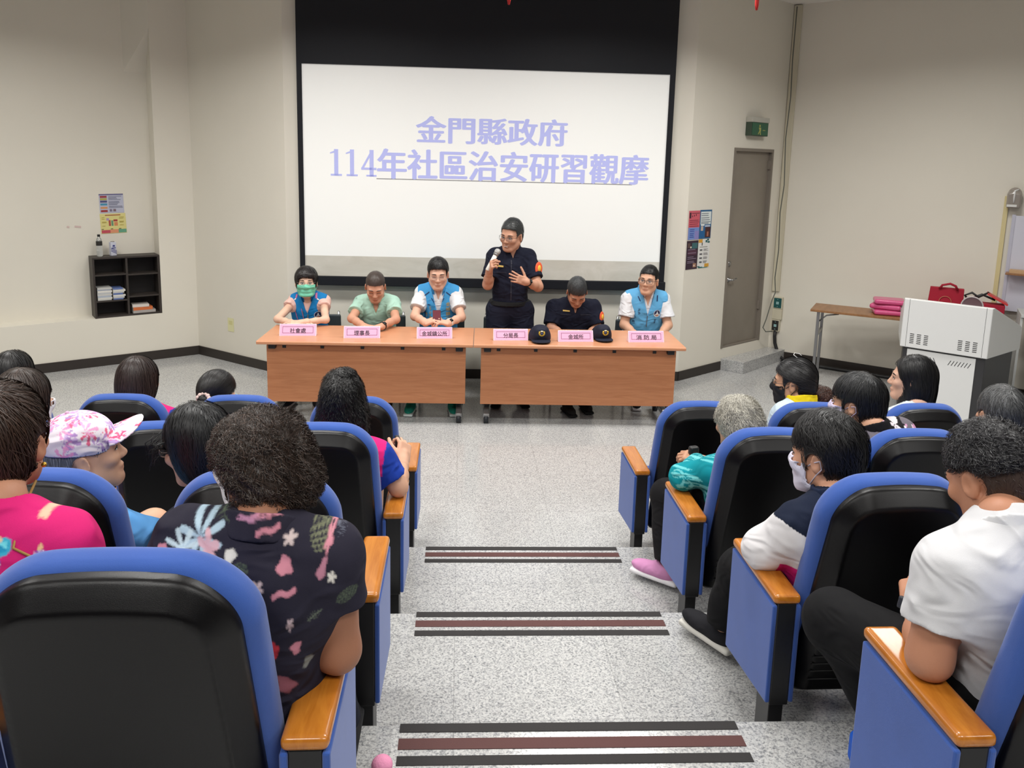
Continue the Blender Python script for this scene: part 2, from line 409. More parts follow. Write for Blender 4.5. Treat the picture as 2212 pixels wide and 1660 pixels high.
# steel door, its frame, handle and hinge
def onD(s, z, o=0.0): p = np.array(C3) + DD * s - DN * o; return (p[0], p[1], z)
MD = Matrix(((DD[0], DN[0], 0, C3[0]), (DD[1], DN[1], 0, C3[1]), (0, 0, 1, 0), (0, 0, 0, 1)))   # x along the wall, y into the wall
door = tag(MB().box(ds0 + .035, ds1 - .03, .035, .075, 0.262, 2.44, M=MD).build('door_1', DOORM, bevel=.003), kind='structure')
f = MB(); f.box(ds0, ds0 + .035, -.006, .1, .245, 2.475, M=MD); f.box(ds1 - .03, ds1, -.006, .1, .245, 2.475, M=MD); f.box(ds0 + .035, ds1 - .03, -.006, .1, 2.44, 2.475, M=MD); f.box(ds0 + .035, ds1 - .03, .0, .1, .245, .262, M=MD)
tag(f.build('trim_1', FRAMEM), kind='structure')
hd = MB(); hm = MD @ Matrix.Translation((ds0 + .1, .03, 1.02)) @ Matrix.Rotation(R(90), 4, 'X')
hd.lathe([(.028, 0), (.028, .008), (.012, .012), (.012, .045), (.001, .045)], 16, hm)
hd.tube([MD @ Vector((ds0 + .1, -.015, 1.02)), MD @ Vector((ds0 + .15, -.018, 1.02)), MD @ Vector((ds0 + .2, -.012, 1.03))], .009)
hd.build('door_handle', CHROME, door)
MB().lathe([(.03, 0), (.03, .008), (.014, .014), (.001, .014)], 16, MD @ Matrix.Translation((ds0 + .1, .03, 1.2)) @ Matrix.Rotation(R(90), 4, 'X')).build('door_lock', CHROME, door)
for z in (2.25, .62): MB().box(ds1 - .045, ds1 - .015, .005, .034, z, z + .1, M=MD).build('hinge', FRAMEM, door)
# granite step below the door
stp = MB(); stp.prism([tuple(np.array(C3) + DD * (ds0 + .02)), tuple(np.array((3.15, 8.2))), tuple(np.array(C4) + RD * .2 - .0), tuple(np.array(C4) - DD * .02)], 0.0, 0.13, 'z')
tag(stp.build('trim_2', GRAN, bevel=.004), kind='structure')
# cable trunking in the corner
tq = np.array(C4) + RD * .03; tn = np.array([RD[1], -RD[0]])
TRK = Matrix(((RD[0], -tn[0], 0, C4[0]), (RD[1], -tn[1], 0, C4[1]), (0, 0, 1, 0), (0, 0, 0, 1)))      # x along the right wall, y into the wall
TRKM = mat('trunking_beige', (206, 199, 176), 0.6)
trk = MB(); trk.box(.0, .085, -.03, -.001, .82, CEIL - .01, M=TRK)
tag(trk.build('cable_trunking', TRKM, bevel=.003), 'beige cable trunking running up the corner right of the steel door', 'trunking')

# ---------------------------------------------------------------- stepped seating platforms and anti-slip strips
def slab(name, y, z0, z1):
    tag(MB().prism([(-8.8, y + .15), (8.8, y - .15), (8.8, -3.2), (-8.8, -3.2)], z0, z1, 'z').build(name, GRAN, bevel=.006), kind='structure')
RIS = 0.186; NOSE = [3.985, 3.057, 2.16, 1.25]
for i, y in enumerate(NOSE): slab('floor_tier_%d' % (i + 1), y, -.01 if i == 0 else RIS * i - .01, RIS * (i + 1))
GRIT = mat('strip_black', (52, 50, 50), 0.8, 0.3, bump=0.5, bscale=900); GRITR = mat('strip_brown', (92, 62, 60), 0.8, 0.3, bump=0.5, bscale=900)
for k in range(3):
    y0 = [3.981, 3.06, 2.16][k]
    for j, (a, b, mm, cn) in enumerate([(0.0, .036, GRIT, 'black strip nearest the step edge'), (.062, .106, GRITR, 'brown middle strip'), (.132, .168, GRIT, 'black strip farthest from the step edge')]):
        st = MB(); sl = -.0165
        xa, xb = -.163, .882
        st.prism([(xa, y0 - a + 0.004), (xb, y0 - a + sl * 1.05), (xb, y0 - b + sl * 1.05), (xa, y0 - b + .004)], RIS * (k + 1), RIS * (k + 1) + .002, 'z')
        o = st.build('anti_slip_strip', mm)
        tag(o, '%s on the %s aisle step' % (cn, ['lowest', 'middle', 'nearest'][k]), 'strip', 'anti-slip strips on the aisle steps')

# ---------------------------------------------------------------- projection screen
SW = np.array([2.33 - -1.7, 7.816 - 7.9]); SA = math.atan2(SW[1], SW[0]); SO = np.array([-1.7, 7.9])
def sx(X): return X      # screen x is nearly world x
MS = Matrix.Translation((0, 7.9 + 1.7 * math.sin(SA), 0)) @ rotz(SA)
scr = thing('projection_screen', 'large projection screen with black border showing a slide with Chinese title', 'screen', (0, 7.86, 0), SA)
b = MB(); b.box(-1.605, 2.10, .0, .03, 3.153, CEIL - .01); b.box(-1.605, -1.556, .0, .03, 1.08, 3.153); b.box(2.046, 2.10, .0, .03, 1.08, 3.153)
b.build('border', BLACKF, scr)
MB().box(-1.625, 2.115, -.012, .04, 0.985, 1.08).build('bottom_bar', BLACKF, scr, bevel=.006)
slide = MB().box(-1.556, 2.046, .012, .028, 1.285, 3.153).build('slide', SLIDE, scr)
MB().box(-1.556, 2.046, .012, .028, 1.08, 1.285).build('slide_footer', STRIPT, scr)
text_on('slide_title', '金門縣政府', LAV, slide, (0, .012, 0), (1, 0, 0), (0, 0, 1), -.455, 1.05, 2.425, 2.69, .0012, 0, .034)
text_on('slide_subtitle', '年社區治安研習觀摩', LAV, slide, (0, .012, 0), (1, 0, 0), (0, 0, 1), -.835, 1.885, 2.065, 2.365, .0012, 0, .034)
num = MB()                                   # the serif numerals 114
def slab_(x0, x1, z0, z1): num.box(x0, x1, .0105, .0118, z0, z1)
for x in (-1.30, -1.145):
    slab_(x + .045, x + .085, 2.085, 2.345); slab_(x + .01, x + .12, 2.085, 2.103)
    num.prism([(x + .085, 2.345), (x + .085, 2.32), (x + .005, 2.30), (x + .005, 2.312)], .0106, .0117, 'y')
x = -.99; slab_(x + .082, x + .122, 2.085, 2.345); slab_(x + .05, x + .15, 2.085, 2.102); slab_(x, x + .15, 2.15, 2.172)
num.prism([(x + .1, 2.345), (x + .122, 2.345), (x + .025, 2.165), (x, 2.165)], .0106, .0117, 'y')
num.build('slide_number', LAV, slide)
MB().box(-.84, 1.72, .0105, .012, 2.062, 2.07).build('slide_rule', GREYL, slide)

# ---------------------------------------------------------------- two folding tables
TA = math.atan2(-.102, 3.642)
def ftable(x, y, lab):
    t = thing('folding_table', lab, 'table', (x, y, 0), TA, 'front tables')
    # local: x 0..1.82, y 0 (front edge) .. 0.66
    prof = [(0, .712), (.006, .704), (.66, .704), (.66, .735), (.006, .735), (0, .728)]
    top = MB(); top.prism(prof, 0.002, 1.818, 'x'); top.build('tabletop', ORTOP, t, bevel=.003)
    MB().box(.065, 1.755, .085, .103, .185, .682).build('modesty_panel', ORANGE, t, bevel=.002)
    for xx in (.12, 1.70):
        lg = MB(); lg.box(xx - .03, xx + .03, .30, .36, .1, .7); lg.box(xx - .03, xx + .03, .04, .62, .66, .7)
        l = lg.build('leg', BLKM, t, bevel=.004)
        ft = MB(); ft.prism([(.10, .085), (.16, .13), (.50, .13), (.56, .085)], xx - .025, xx + .025, 'x'); ft.build('foot', CHROME, l, bevel=.006)
        for yy in (.13, .53):
            c = MB(); c.tube([(xx - .02, yy, .035), (xx + .02, yy, .035)], .035, 16); ca = c.build('caster', WHEEL, l)
            h = MB(); h.tube([(xx - .022, yy, .035), (xx + .022, yy, .035)], .014, 12); h.box(xx - .027, xx + .027, yy - .018, yy + .018, .055, .09); h.build('caster_fork', CHROME, l)
    MB().box(.12, 1.70, .32, .345, .52, .56).build('crossbar', BLKM, t)
    for xx in (.2, .52, .86, 1.2, 1.55): MB().box(xx, xx + .03, .08, .12, .66, .705).build('bracket', BLKM, t)
    return t
ftable(-1.696, 6.478, 'orange-brown folding table on casters, left of the pair below the screen')
ftable(.124, 6.427, 'orange-brown folding table on casters, right of the pair below the screen')
def tabp(x, d, z=.735):
    """point on the tables: world x, distance d behind the front edge"""
    y = 6.478 + (x + 1.696) * math.tan(TA) + d; return np.array([x, y, z])

# name cards in acrylic stands
PINK = mat('card_pink', (238, 180, 214), 0.25, 0.5, coat=0.6); CARDINK = mat('card_ink', (60, 40, 62), 0.5); CARDRULE = mat('card_rule', (138, 78, 118), 0.5)
ACR = mat('card_acrylic', (250, 226, 240), 0.08, 0.5)
def name_card(px0, px1, pyt, pyb, s, lab, tilt=R(22)):
    bl = atZ(px0, pyb, .737); br = atZ(px1, pyb, .737); w_ = np.linalg.norm(br - bl)
    h = 0.118 * (pyb - pyt) / 34.0
    c = (bl + br) / 2; a = math.atan2(br[1] - bl[1], br[0] - bl[0])
    t = thing('name_card', lab, 'sign', tuple(c + [0, 0, -.002]), a, 'pink name cards on the tables')
    d = h * math.tan(tilt)
    k = MB(); k.prism([(0, 0), (2 * d, 0), (d, h)], -w_ / 2, w_ / 2, 'x'); k.build('stand', ACR, t, bevel=.002)
    ey = nrm((0, d, h)); ex = np.array((1., 0, 0)); H = math.hypot(d, h); n = np.cross(ex, ey)
    def pl(x, y, o): return tuple(ex * x + ey * y + n * o)
    x = w_ / 2 - .006
    link('paper', mesh_from([pl(-x, .006, .0015), pl(x, .006, .0015), pl(x, H - .006, .0015), pl(-x, H - .006, .0015)], [(0, 1, 2, 3)]), PINK, t)
    r = MB(); X, Y0, Y1, q = w_ / 2 - .026, .026, H - .024, .0035
    for a_, b_, c_, d_ in ((-X, X, Y0, Y0 + q), (-X, X, Y1 - q, Y1), (-X, -X + q, Y0, Y1), (X - q, X, Y0, Y1)):
        r.add([pl(a_, c_, .0022), pl(b_, c_, .0022), pl(b_, d_, .0022), pl(a_, d_, .0022)], [(0, 1, 2, 3)])
    r.build('border_line', CARDRULE, t)
    n_ = len(s.replace(' ', '')); half = min(X * .9, {3: X * .52, 5: X * .86}[n_] if ' ' not in s else X * .68); ch = half * 2 / (n_ + (0.6 * s.count(' ')))
    ch = min(ch, H * .42)
    text_on('lettering', s, CARDINK, t, (0, 0, 0), ex, ey, -half, half, H * .44 - ch / 2, H * .44 + ch / 2, .003, 0, .012)
name_card(603, 683, 697, 726, '社會處', 'pink name card before the woman in green mask')
name_card(742, 821, 702, 731, '理事長', 'pink name card before the man in mint polo')
name_card(900, 977, 704, 732, '金城鎮公所', 'pink name card with five characters before man holding phone')
name_card(1066, 1141, 708, 736, '分局長', 'pink name card before the standing officer')
name_card(1206, 1282, 711, 739, '金城所', 'pink name card between the two navy caps')
name_card(1358, 1435, 712, 740, '消 防 局', 'rightmost pink name card before smiling man in vest')
# ---------------------------------------------------------------- auditorium seats
BLUE = mat('seat_fabric', (52, 86, 162), 0.85, 0.2, bump=0.25, bscale=700, var=0.05, vscale=9, sheen=0.3)
SHELLM = mat('seat_shell', (8, 7, 9), 0.32, 0.3, bump=0.12, bscale=900)
CORE = mat('seat_core', (22, 22, 24), 0.4, 0.5)
ARMW = wood('armrest_wood', (168, 98, 28), (196, 124, 44), 4.0, (10, 1.1, 6), 0.22, 0.5, 0.35, 1.2)
def seat_shapes():
    a = R(12); u = np.array((0, -sin(a), cos(a))); wv = np.array((0, cos(a), sin(a))); o = np.array((0, -.02, .57))
    def outline(hb, ht, v0, v1, rb, rt):
        def f(p):
            q = p - o; v = q @ u; x = np.abs(q[..., 0]); t = np.clip((v - v0) / (v1 - v0), 0, 1)
            hw = hb + (ht - hb) * t ** 1.3; vc, hv = (v0 + v1) / 2, (v1 - v0) / 2; r = rb + (rt - rb) * (v > vc)
            crown = 0.022 * (1 - np.clip(x / ht, 0, 1) ** 2)          # gently arched top
            qx, qv = x - hw + r, np.abs(v - vc - crown * t * .5) - (hv + crown * t * .5) + r
            return np.hypot(np.maximum(qx, 0), np.maximum(qv, 0)) + np.minimum(np.maximum(qx, qv), 0) - r
        return f
    def wcoord(p): return (p - o) @ wv
    oc, os_ = outline(.255, .232, -.20, .395, .05, .13), outline(.236, .206, -.39, .384, .03, .105)
    def cushion(p):
        w_ = wcoord(p); d2 = oc(p); wd = np.abs(w_ - .082) - .044; r = .038
        return np.hypot(np.maximum(d2 + r, 0), np.maximum(wd + r, 0)) + np.minimum(np.maximum(d2 + r, wd + r), 0) - r
    def shell(p):
        w_ = wcoord(p); d2 = os_(p); wd = np.abs(w_ - .022) - .036
        ch = (d2 - w_ - .014 + .042) * .7071
        return smax(np.maximum(d2, wd), ch, .004)
    cushion.bb = shell.bb = (np.array((-.3, -.2, .1)), np.array((.3, .28, 1.02)))
    return Sdf([(cushion, 0)]), Sdf([(shell, 0)]), u, wv, o
def make_seat():
    t = thing('auditorium_seat', 'x', 'seat')
    cu, sh, u, wv, o = seat_shapes()
    bs = sdf_obj('back_cushion', cu, .007, BLUE, t)
    s = sdf_obj('back_shell', sh, .006, SHELLM, t)
    vm = MB()
    for i, (v, x0, x1) in enumerate([(-.17, -.17, .17), (-.205, -.2, .2), (-.235, -.2, .2), (-.265, -.2, .2), (-.30, -.2, .2)]):
        c = o + u * v - wv * .0145
        vm.tube([c + [x0, 0, 0], c + [x1, 0, 0]], .0028, 6)
    vm.build('vent_ribs', SHELLM, s)
    sc = Sdf([(rbox((0, .26, .39), (.2, .2, .05), .04), 0)]); sdf_obj('seat_cushion', sc, .01, BLUE, t)
    MB().box(-.19, .19, .08, .42, .30, .342).build('seat_pan', SHELLM, t, bevel=.012)
    return t
def seat_stand(t, side, both=True):
    """armrest stand whose outer face is the aisle edge"""
    x0, x1 = (.257, .345) if side > 0 else (-.345, -.257)
    a = Sdf([(rbox(((x0 + x1) / 2, .192, .57), (.044, .194, .016), .012), 0)]); sdf_obj('armrest', a, .005, ARMW, t)
    MB().prism([(.004, .2), (.004, .556), (.372, .556), (.372, .185)], x0 + .013, x1 - .013, 'x').build('stand_core', CORE, t, bevel=.004)
    for (p, q) in ((x0 - .002, x0 + .013), (x1 - .013, x1 + .002)):
        MB().prism([(.0, .212), (.0, .55), (.376, .55), (.376, .165)], p, q, 'x').build('side_panel', BLUE, t, bevel=.005)
    MB().box(x0 + .02, x1 - .02, .02, .12, 0, .2).build('leg', CORE, t, bevel=.003)
def seat_block(side, ys, edge, pitch, rows, names, wide):
    proto = make_seat(); seat_stand(proto, side)
    proto['group'] = 'blue auditorium seats, %s block' % ('left' if side > 0 else 'right')
    first = True
    for k, n in enumerate(rows):
        for i in range(n):
            g = wide[k]; x = edge[k] - side * (.345 * g + pitch * g * i); y = ys[k] - .018 * (x - edge[k])
            o = proto if first else dup(proto, (0, 0, 0)); first = False
            o.location = (x, y, RIS * k); o.scale = (g, 1, 1); o['label'] = names[k][i]
L_Y = [4.13, 3.167, 2.217, 1.39]; R_Y = [4.085, 3.13, 2.195, 1.365]
seat_block(1, L_Y, [-.222, -.228, -.234, -.246], .617, [5, 4, 3, 2], [
    ['blue seat at the aisle end of left front row', 'blue seat behind woman with scrunchie bun, left front row', 'blue seat behind bobbed woman in pink, left front row', 'front row blue seat hidden beyond the shoulder of pink clothed woman at left', 'leftmost blue seat of the left front row'],
    ['blue aisle seat of curly black haired woman, left second row', 'empty blue seat beyond the brim of the floral cap', 'blue seat of dark bobbed woman behind brown haired man at left', 'leftmost blue seat of left second row, near picture edge'],
    ['blue seat right before the big curly perm woman', 'blue seat with cap wearing woman leaning out, left third row', 'blue seat hidden at the left edge, third row'],
    ['large blue seat filling the lower left corner', 'blue seat cut off by the left edge, left of the largest seat']], [1, 1, 1.03, 1.1])
seat_block(-1, R_Y, [.995, 1.004, .998, 1.03], .635, [4, 3, 2, 2], [
    ['empty blue aisle seat of the right front row', 'blue seat behind woman with brown bun, right front row', 'blue seat behind long haired woman, right front row', 'rightmost blue seat of the right front row, behind grey hair'],
    ['blue aisle seat of grey curly haired lady in teal', 'blue seat behind woman in black floral shirt with lavender mask', 'blue seat of the grey haired person at right edge'],
    ['blue aisle seat of the man in navy white and pink shirt', 'blue seat hidden before the white shirt man, right third row'],
    ['blue aisle seat of white shirt man, lower right corner', 'blue seat outside the lower right corner']], [1, 1, 1, 1])

# ---------------------------------------------------------------- plastic stacking chairs behind the tables
PLAS = mat('grey_plastic', (66, 72, 74), 0.5, 0.4); STEEL = mat('chrome_tube', (150, 150, 150), 0.25, 0.5, 0.9)
def make_stack_chair():
    t = thing('stacking_chair', 'x', 'chair', group='grey chairs behind the tables')
    b = Sdf([(rbox((0, .0, .60), (.225, .016, .125), .016, np.array(Matrix.Rotation(R(8), 3, 'X'))), 0)]); sdf_obj('backrest', b, .008, PLAS, t)
    s = Sdf([(rbox((0, -.24, .43), (.22, .21, .016), .015), 0)]); sdf_obj('seat', s, .008, PLAS, t)
    fr = MB()
    for x in (-.2, .2): fr.tube([(x, .0, .75), (x, .03, .44), (x, .06, .012)], .011); fr.tube([(x, -.42, .42), (x, -.44, .012)], .011); fr.tube([(x, .03, .41), (x, -.42, .41)], .011)
    fr.tube([(-.2, -.44, .2), (.2, -.44, .2)], .009); fr.tube([(-.2, .05, .2), (.2, .05, .2)], .009)
    fr.build('frame', STEEL, t); return t
ch = make_stack_chair(); first = True
for x, y, lab in [(-1.40, 7.72, 'grey stacking chair of woman in green mask'), (-.76, 7.72, 'grey stacking chair of man in mint polo'), (-.17, 7.7, 'grey stacking chair of man with phone'),
                  (.47, 7.7, 'empty grey stacking chair behind standing officer'), (1.09, 7.66, 'grey stacking chair of officer looking down'), (1.80, 7.64, 'grey stacking chair of smiling man in light blue vest')]:
    o = ch if first else dup(ch, (0, 0, 0)); first = False; o.location = (x, y, 0); o['label'] = lab

# ---------------------------------------------------------------- bookshelf on the ledge, with its contents
ML4 = Matrix(((LD[0], nb[0], 0, C1[0]), (LD[1], nb[1], 0, C1[1]), (0, 0, 1, 0), (0, 0, 0, 1)))      # x along the left wall from its far corner (negative), y into the wall
LA = math.atan2(LD[1], LD[0])
def onL(s, d, z): return tuple(ML4 @ Vector((s, d, z)))
DKW = mat('bookshelf_wood', (58, 52, 48), 0.5, 0.4, var=0.08, vscale=5)
bs = thing('bookshelf', 'dark six-compartment bookshelf standing on the wall ledge', 'bookshelf', onL(-1.035, .002, .515), LA)
W_, D_, H_ = .655, .212, .63
MB().box(0, .02, 0, D_, 0, H_).build('side_panel', DKW, bs); MB().box(W_ - .02, W_, 0, D_, 0, H_).build('side_panel', DKW, bs)
MB().box(0, W_, 0, D_, H_, H_ + .02).build('top', DKW, bs, bevel=.002); MB().box(.02, W_ - .02, .003, D_, 0, .02).build('bottom', DKW, bs)
MB().box(W_ * .5 - .01, W_ * .5 + .01, .004, D_ - .008, .02, H_).build('divider', DKW, bs); MB().box(.02, W_ - .02, D_ - .008, D_ - .001, .02, H_).build('back_panel', mat('bookshelf_back', (34, 31, 30), .6), bs)
for x0, x1 in ((.02, W_ * .5 - .01), (W_ * .5 + .01, W_ - .02)):
    for z in ((.17, .45) if x0 < .1 else (.20, .44)): MB().box(x0, x1, .006, D_ - .008, z, z + .016).build('shelf', DKW, bs)
MAGC = [(196, 196, 192), (214, 212, 204), (176, 184, 196), (206, 204, 198), (188, 190, 192), (220, 218, 212), (160, 166, 178)]
PAGE = mat('page_white', (222, 218, 208), 0.7)
def book(name, s0, s1, d0, d1, z0, z1, c, lab, grp, rot=0.0):
    t = thing(name, lab, 'book' if name == 'book' else 'magazine', onL((s0 + s1) / 2, (d0 + d1) / 2, z0), LA + rot, grp)
    hw, hd, h = (s1 - s0) / 2, (d1 - d0) / 2, z1 - z0; e = min(.0018, h * .2)
    MB().box(-hw, hw, -hd + .002, hd - .002, e, h - e).build('pages', PAGE, t)
    k = MB(); k.box(-hw, hw, -hd, hd, 0, e); k.box(-hw, hw, -hd, hd, h - e, h); k.box(-hw, hw, -hd - .001, -hd + .001, 0, h); k.build('cover', mat('cover_%d_%d_%d' % c, c, .5), t)
z = .515 + .187
for i in range(8):
    h = .013 + .004 * (i % 3)
    book('magazine', -1.0, -.868 + .006 * (i % 2), .02, .19, z, z + h, MAGC[i % 7], 'grey white magazine in the left pile of the middle shelf, %s' % ['at the bottom', 'second from bottom', 'third from bottom', 'fourth from bottom', 'fourth from top', 'third from top', 'second from top', 'at the top'][i], 'magazines on the bookshelf', rng.uniform(-.02, .02)); z += h + .0005
z = .515 + .187
for i in range(7):
    h = .015 + .005 * (i % 2)
    book('magazine', -.85, -.755 + .012 * (i % 3), .015, .18, z, z + h, MAGC[(i + 3) % 7] if i % 3 else (96, 116, 168), 'white and blue magazine in right pile of the middle shelf, %s' % ['at the bottom', 'second from bottom', 'third from bottom', 'in the middle', 'third from top', 'second from top', 'at the top'][i], 'magazines on the bookshelf', rng.uniform(-.02, .02)); z += h + .0005
z = .515 + .021
for i, (h, c, lab, a) in enumerate([(.03, (170, 164, 160), 'grey book at the bottom of the lower right shelf pile', 0), (.034, (206, 112, 62), 'orange book in the middle of the lower right shelf pile', .02), (.028, (216, 208, 200), 'cream book on top of the orange book', -.06)]):
    book('book', -.665, -.44 - .03 * i, .012, .17, z, z + h, c, lab, 'books on the bookshelf', a); z += h + .0005
# water bottle and drink carton on the bookshelf
CLEAR = mat('clear_plastic', (240, 244, 246), 0.08, 0.5, trans=0.85); LABELK = mat('bottle_label', (40, 38, 36), 0.5); CAPK = mat('bottle_cap', (24, 24, 26), 0.4)
zt = .515 + H_ + .021
bt = thing('water_bottle', 'clear water bottle with black cap and label on the bookshelf', 'bottle', onL(-.943, .1, zt), LA)
MB().lathe([(.026, 0), (.03, .006), (.03, .05), (.0285, .055), (.03, .06), (.03, .15), (.022, .185), (.012, .2), (.012, .214)], 20).build('body', CLEAR, bt)
MB().lathe([(.0305, .115), (.0308, .116), (.0308, .16), (.0305, .161)], 20).build('label_band', LABELK, bt)
MB().lathe([(.0145, .21), (.0145, .23), (.013, .232)], 14).build('cap', CAPK, bt)
can = thing('drink_carton', 'white and blue slim drink carton on the bookshelf', 'carton', onL(-.815, .1, zt), LA + .3)
MB().box(-.03, .03, -.022, .022, 0, .148).build('body', mat('carton_white', (206, 208, 222), .4), can, bevel=.006)
k = MB()
for i, (z0, z1) in enumerate(((.045, .052), (.06, .067), (.03, .037))): k.prism([(-.029, z0 + .02), (.029, z0 - .01), (.029, z1 - .01), (-.029, z1 + .02)], -.0232, -.0221, 'y')
k.prism([(-.014, .098), (.014, .098), (.01, .116), (-.01, .116)], -.0232, -.0221, 'y'); k.prism([(-.02, .08), (.02, .08), (.02, .09), (-.02, .09)], -.0232, -.0221, 'y')
k.build('print', mat('carton_blue', (58, 62, 128), .4), can)
MB().lathe([(.02, .148), (.02, .152), (.018, .154)], 16).build('lid', CHROME, can)

# ---------------------------------------------------------------- posters and notices (thin paper on the walls)
def paper(name, lab, M, s0, s1, z0, z1, d, base, blocks, rot=0.0, grp=None):
    """M: wall frame; d: offset off the wall (towards the room is negative y)"""
    cs = [base] + sorted({b[4] for b in blocks}); W, H = s1 - s0, z1 - z0
    mb = MB(); mb.box(-W / 2, W / 2, -.0015, 0, -H / 2, H / 2, 0)
    for i, (x0, x1, y0, y1, c) in enumerate(blocks):
        o = -.0017 - .00012 * i; X0, X1, Y0, Y1 = (x0 - .5) * W, (x1 - .5) * W, (y0 - .5) * H, (y1 - .5) * H
        mb.add([(X0, o, Y0), (X1, o, Y0), (X1, o, Y1), (X0, o, Y1)], [(0, 1, 2, 3)], cs.index(c))
    o = mb.build(name, [mat('paper_%d_%d_%d' % c, c, .6, .3) for c in cs])
    o.matrix_world = M @ Matrix.Translation(((s0 + s1) / 2, d - .001, (z0 + z1) / 2)) @ Matrix.Rotation(rot, 4, 'Y')
    return tag(o, lab, 'poster', grp)
def lines(x0, x1, ys, h, c, jit=0.2, seed=0):
    r = random.Random(seed); return [(x0, x1 - r.random() * jit * (x1 - x0), y, y + h, c) for y in ys]
G1 = 'notices above the bookshelf'; G2 = 'posters left of the steel door'
bl = [(.04, .32, y, y + .105, c) for y, c in ((.80, (156, 64, 72)), (.675, (170, 168, 92)), (.55, (84, 86, 128)), (.40, (76, 148, 178)), (.22, (214, 152, 104)), (.05, (160, 58, 58)))]
bl += [(0, 1, .94, 1, (104, 100, 140))] + lines(.38, .96, (.86, .80, .74, .68, .58, .53, .47, .41, .33, .27), .022, (96, 100, 124), .5, 1) + [(.4, .5, .07, .2, (130, 120, 140)), (.55, .66, .07, .2, (130, 110, 120))]
paper('notice_poster', 'lavender notice with coloured column, upper of two above the bookshelf', ML4, -.9, -.664, 1.615, 1.817, .219, (188, 190, 208), bl, -.02, G1)
bl = [(.2, .8, .90, .95, (166, 92, 64)), (.32, .40, .38, .68, (176, 84, 72)), (.42, .50, .38, .66, (110, 152, 120)), (.51, .67, .60, .70, (170, 70, 66)), (.53, .67, .38, .57, (212, 140, 96)), (.24, .34, .66, .78, (178, 150, 190)),
      (.02, .36, .02, .18, (196, 84, 96)), (.36, .68, .02, .20, (222, 152, 116)), (.68, .99, .02, .20, (104, 164, 134)), (.02, .11, .21, .24, (70, 60, 50)), (.38, .47, .21, .24, (70, 60, 50)), (.7, .79, .21, .24, (70, 60, 50))]
bl += lines(.06, .24, (.8, .72, .58, .54, .38), .025, (180, 164, 80), .4, 2) + lines(.74, .95, (.8, .74, .58, .54, .4), .025, (180, 164, 80), .4, 3)
paper('safety_poster', 'yellow poster with red and green boxes just above the bottle', ML4, -.9, -.65, 1.395, 1.606, .219, (222, 212, 140), bl, -.03, G1)
bl = [(0, 1, .42, 1, (208, 96, 110)), (0, 1, 0, .42, (118, 144, 204)), (.05, .2, .74, .94, (64, 40, 52)), (.28, .34, .78, .84, (64, 40, 52)), (.45, .51, .8, .86, (64, 40, 52)), (.62, .68, .82, .88, (64, 40, 52)), (.25, .95, .9, .92, (90, 50, 62)), (.6, 1, .0, .3, (140, 136, 196))]
bl += lines(.08, .95, (.66, .60, .53, .46), .02, (120, 48, 64), .3, 4) + lines(.15, .7, (.34, .28, .2, .14, .08), .025, (70, 90, 170), .4, 5)
paper('music_poster', 'red and blue poster, upper left of the four beside the door', MD, .025, .212, 1.508, 1.81, -.001, (220, 160, 168), bl, 0, G2)
bl = [(.06, .94, .50, .94, (222, 230, 228)), (.06, .42, .06, .46, (34, 96, 150)), (.5, .96, .04, .40, (72, 42, 42)), (.66, .8, .08, .24, (170, 110, 90)), (.12, .32, .28, .44, (196, 176, 160)), (.45, .9, .41, .47, (186, 196, 214)), (.1, .4, .45, .52, (222, 230, 228))] + lines(.1, .9, (.86, .79, .71, .64, .57, .52), .028, (130, 138, 146), .3, 6)
paper('speech_poster', 'blue framed poster with white speech box, upper right of four by door', MD, .217, .422, 1.51, 1.815, -.001, (46, 98, 140), bl, 0, G2)
bl = [(.45, .95, .72, .92, (62, 104, 108)), (.06, .3, .76, .92, (96, 76, 72)), (.3, .42, .74, .8, (214, 206, 190)), (.1, .9, .5, .66, (84, 52, 70)), (.62, .9, .06, .2, (170, 130, 106)), (.66, .8, .1, .14, (220, 200, 190))] + lines(.1, .9, (.68, .56, .42, .36, .27, .22), .02, (146, 130, 150), .5, 7)
paper('night_poster', 'dark plum poster, lower left of the four beside the door', MD, .02, .213, 1.195, 1.497, -.001, (58, 42, 56), bl, 0, G2)
bl = [(.0, .34, .88, 1, (214, 160, 60)), (.6, .76, .88, .96, (40, 98, 98)), (.78, .98, .86, .92, (40, 98, 98)), (.72, .9, .94, 1, (40, 98, 98)), (.28, .36, .78, .88, (84, 84, 84)), (.12, .8, .72, .74, (130, 130, 120)), (0, .2, .03, .07, (40, 98, 98)), (.1, .45, 0, .04, (40, 98, 98)), (.62, 1, .02, .14, (214, 160, 60)), (.3, .9, .0, .02, (40, 128, 128))]
for i, y in enumerate((.6, .46, .32, .18)): bl += [(.14, .36, y, y + .05, (92, 92, 96))] + lines(.46, .9, (y + .05, y + .02, y - .01), .014, (140, 138, 140), .4, 8 + i)
paper('schedule_poster', 'white poster with teal and orange corners, lower right of four by door', MD, .218, .42, 1.198, 1.505, -.001, (226, 226, 222), bl, 0, G2)
# small paper remnants left on the recessed wall
for s, z, lab in [(-1.205, 1.478, 'tiny torn paper scrap left of the other on the wall'), (-1.115, 1.478, 'torn pinkish tape scrap on wall left of posters')]:
    paper('tape_scrap', lab, ML4, s - .012 if s < -1.2 else s - .03, s + .012 if s < -1.2 else s + .03, z - .012, z + .006, .219, (214, 190, 184), [], .1)['category'] = 'scrap'
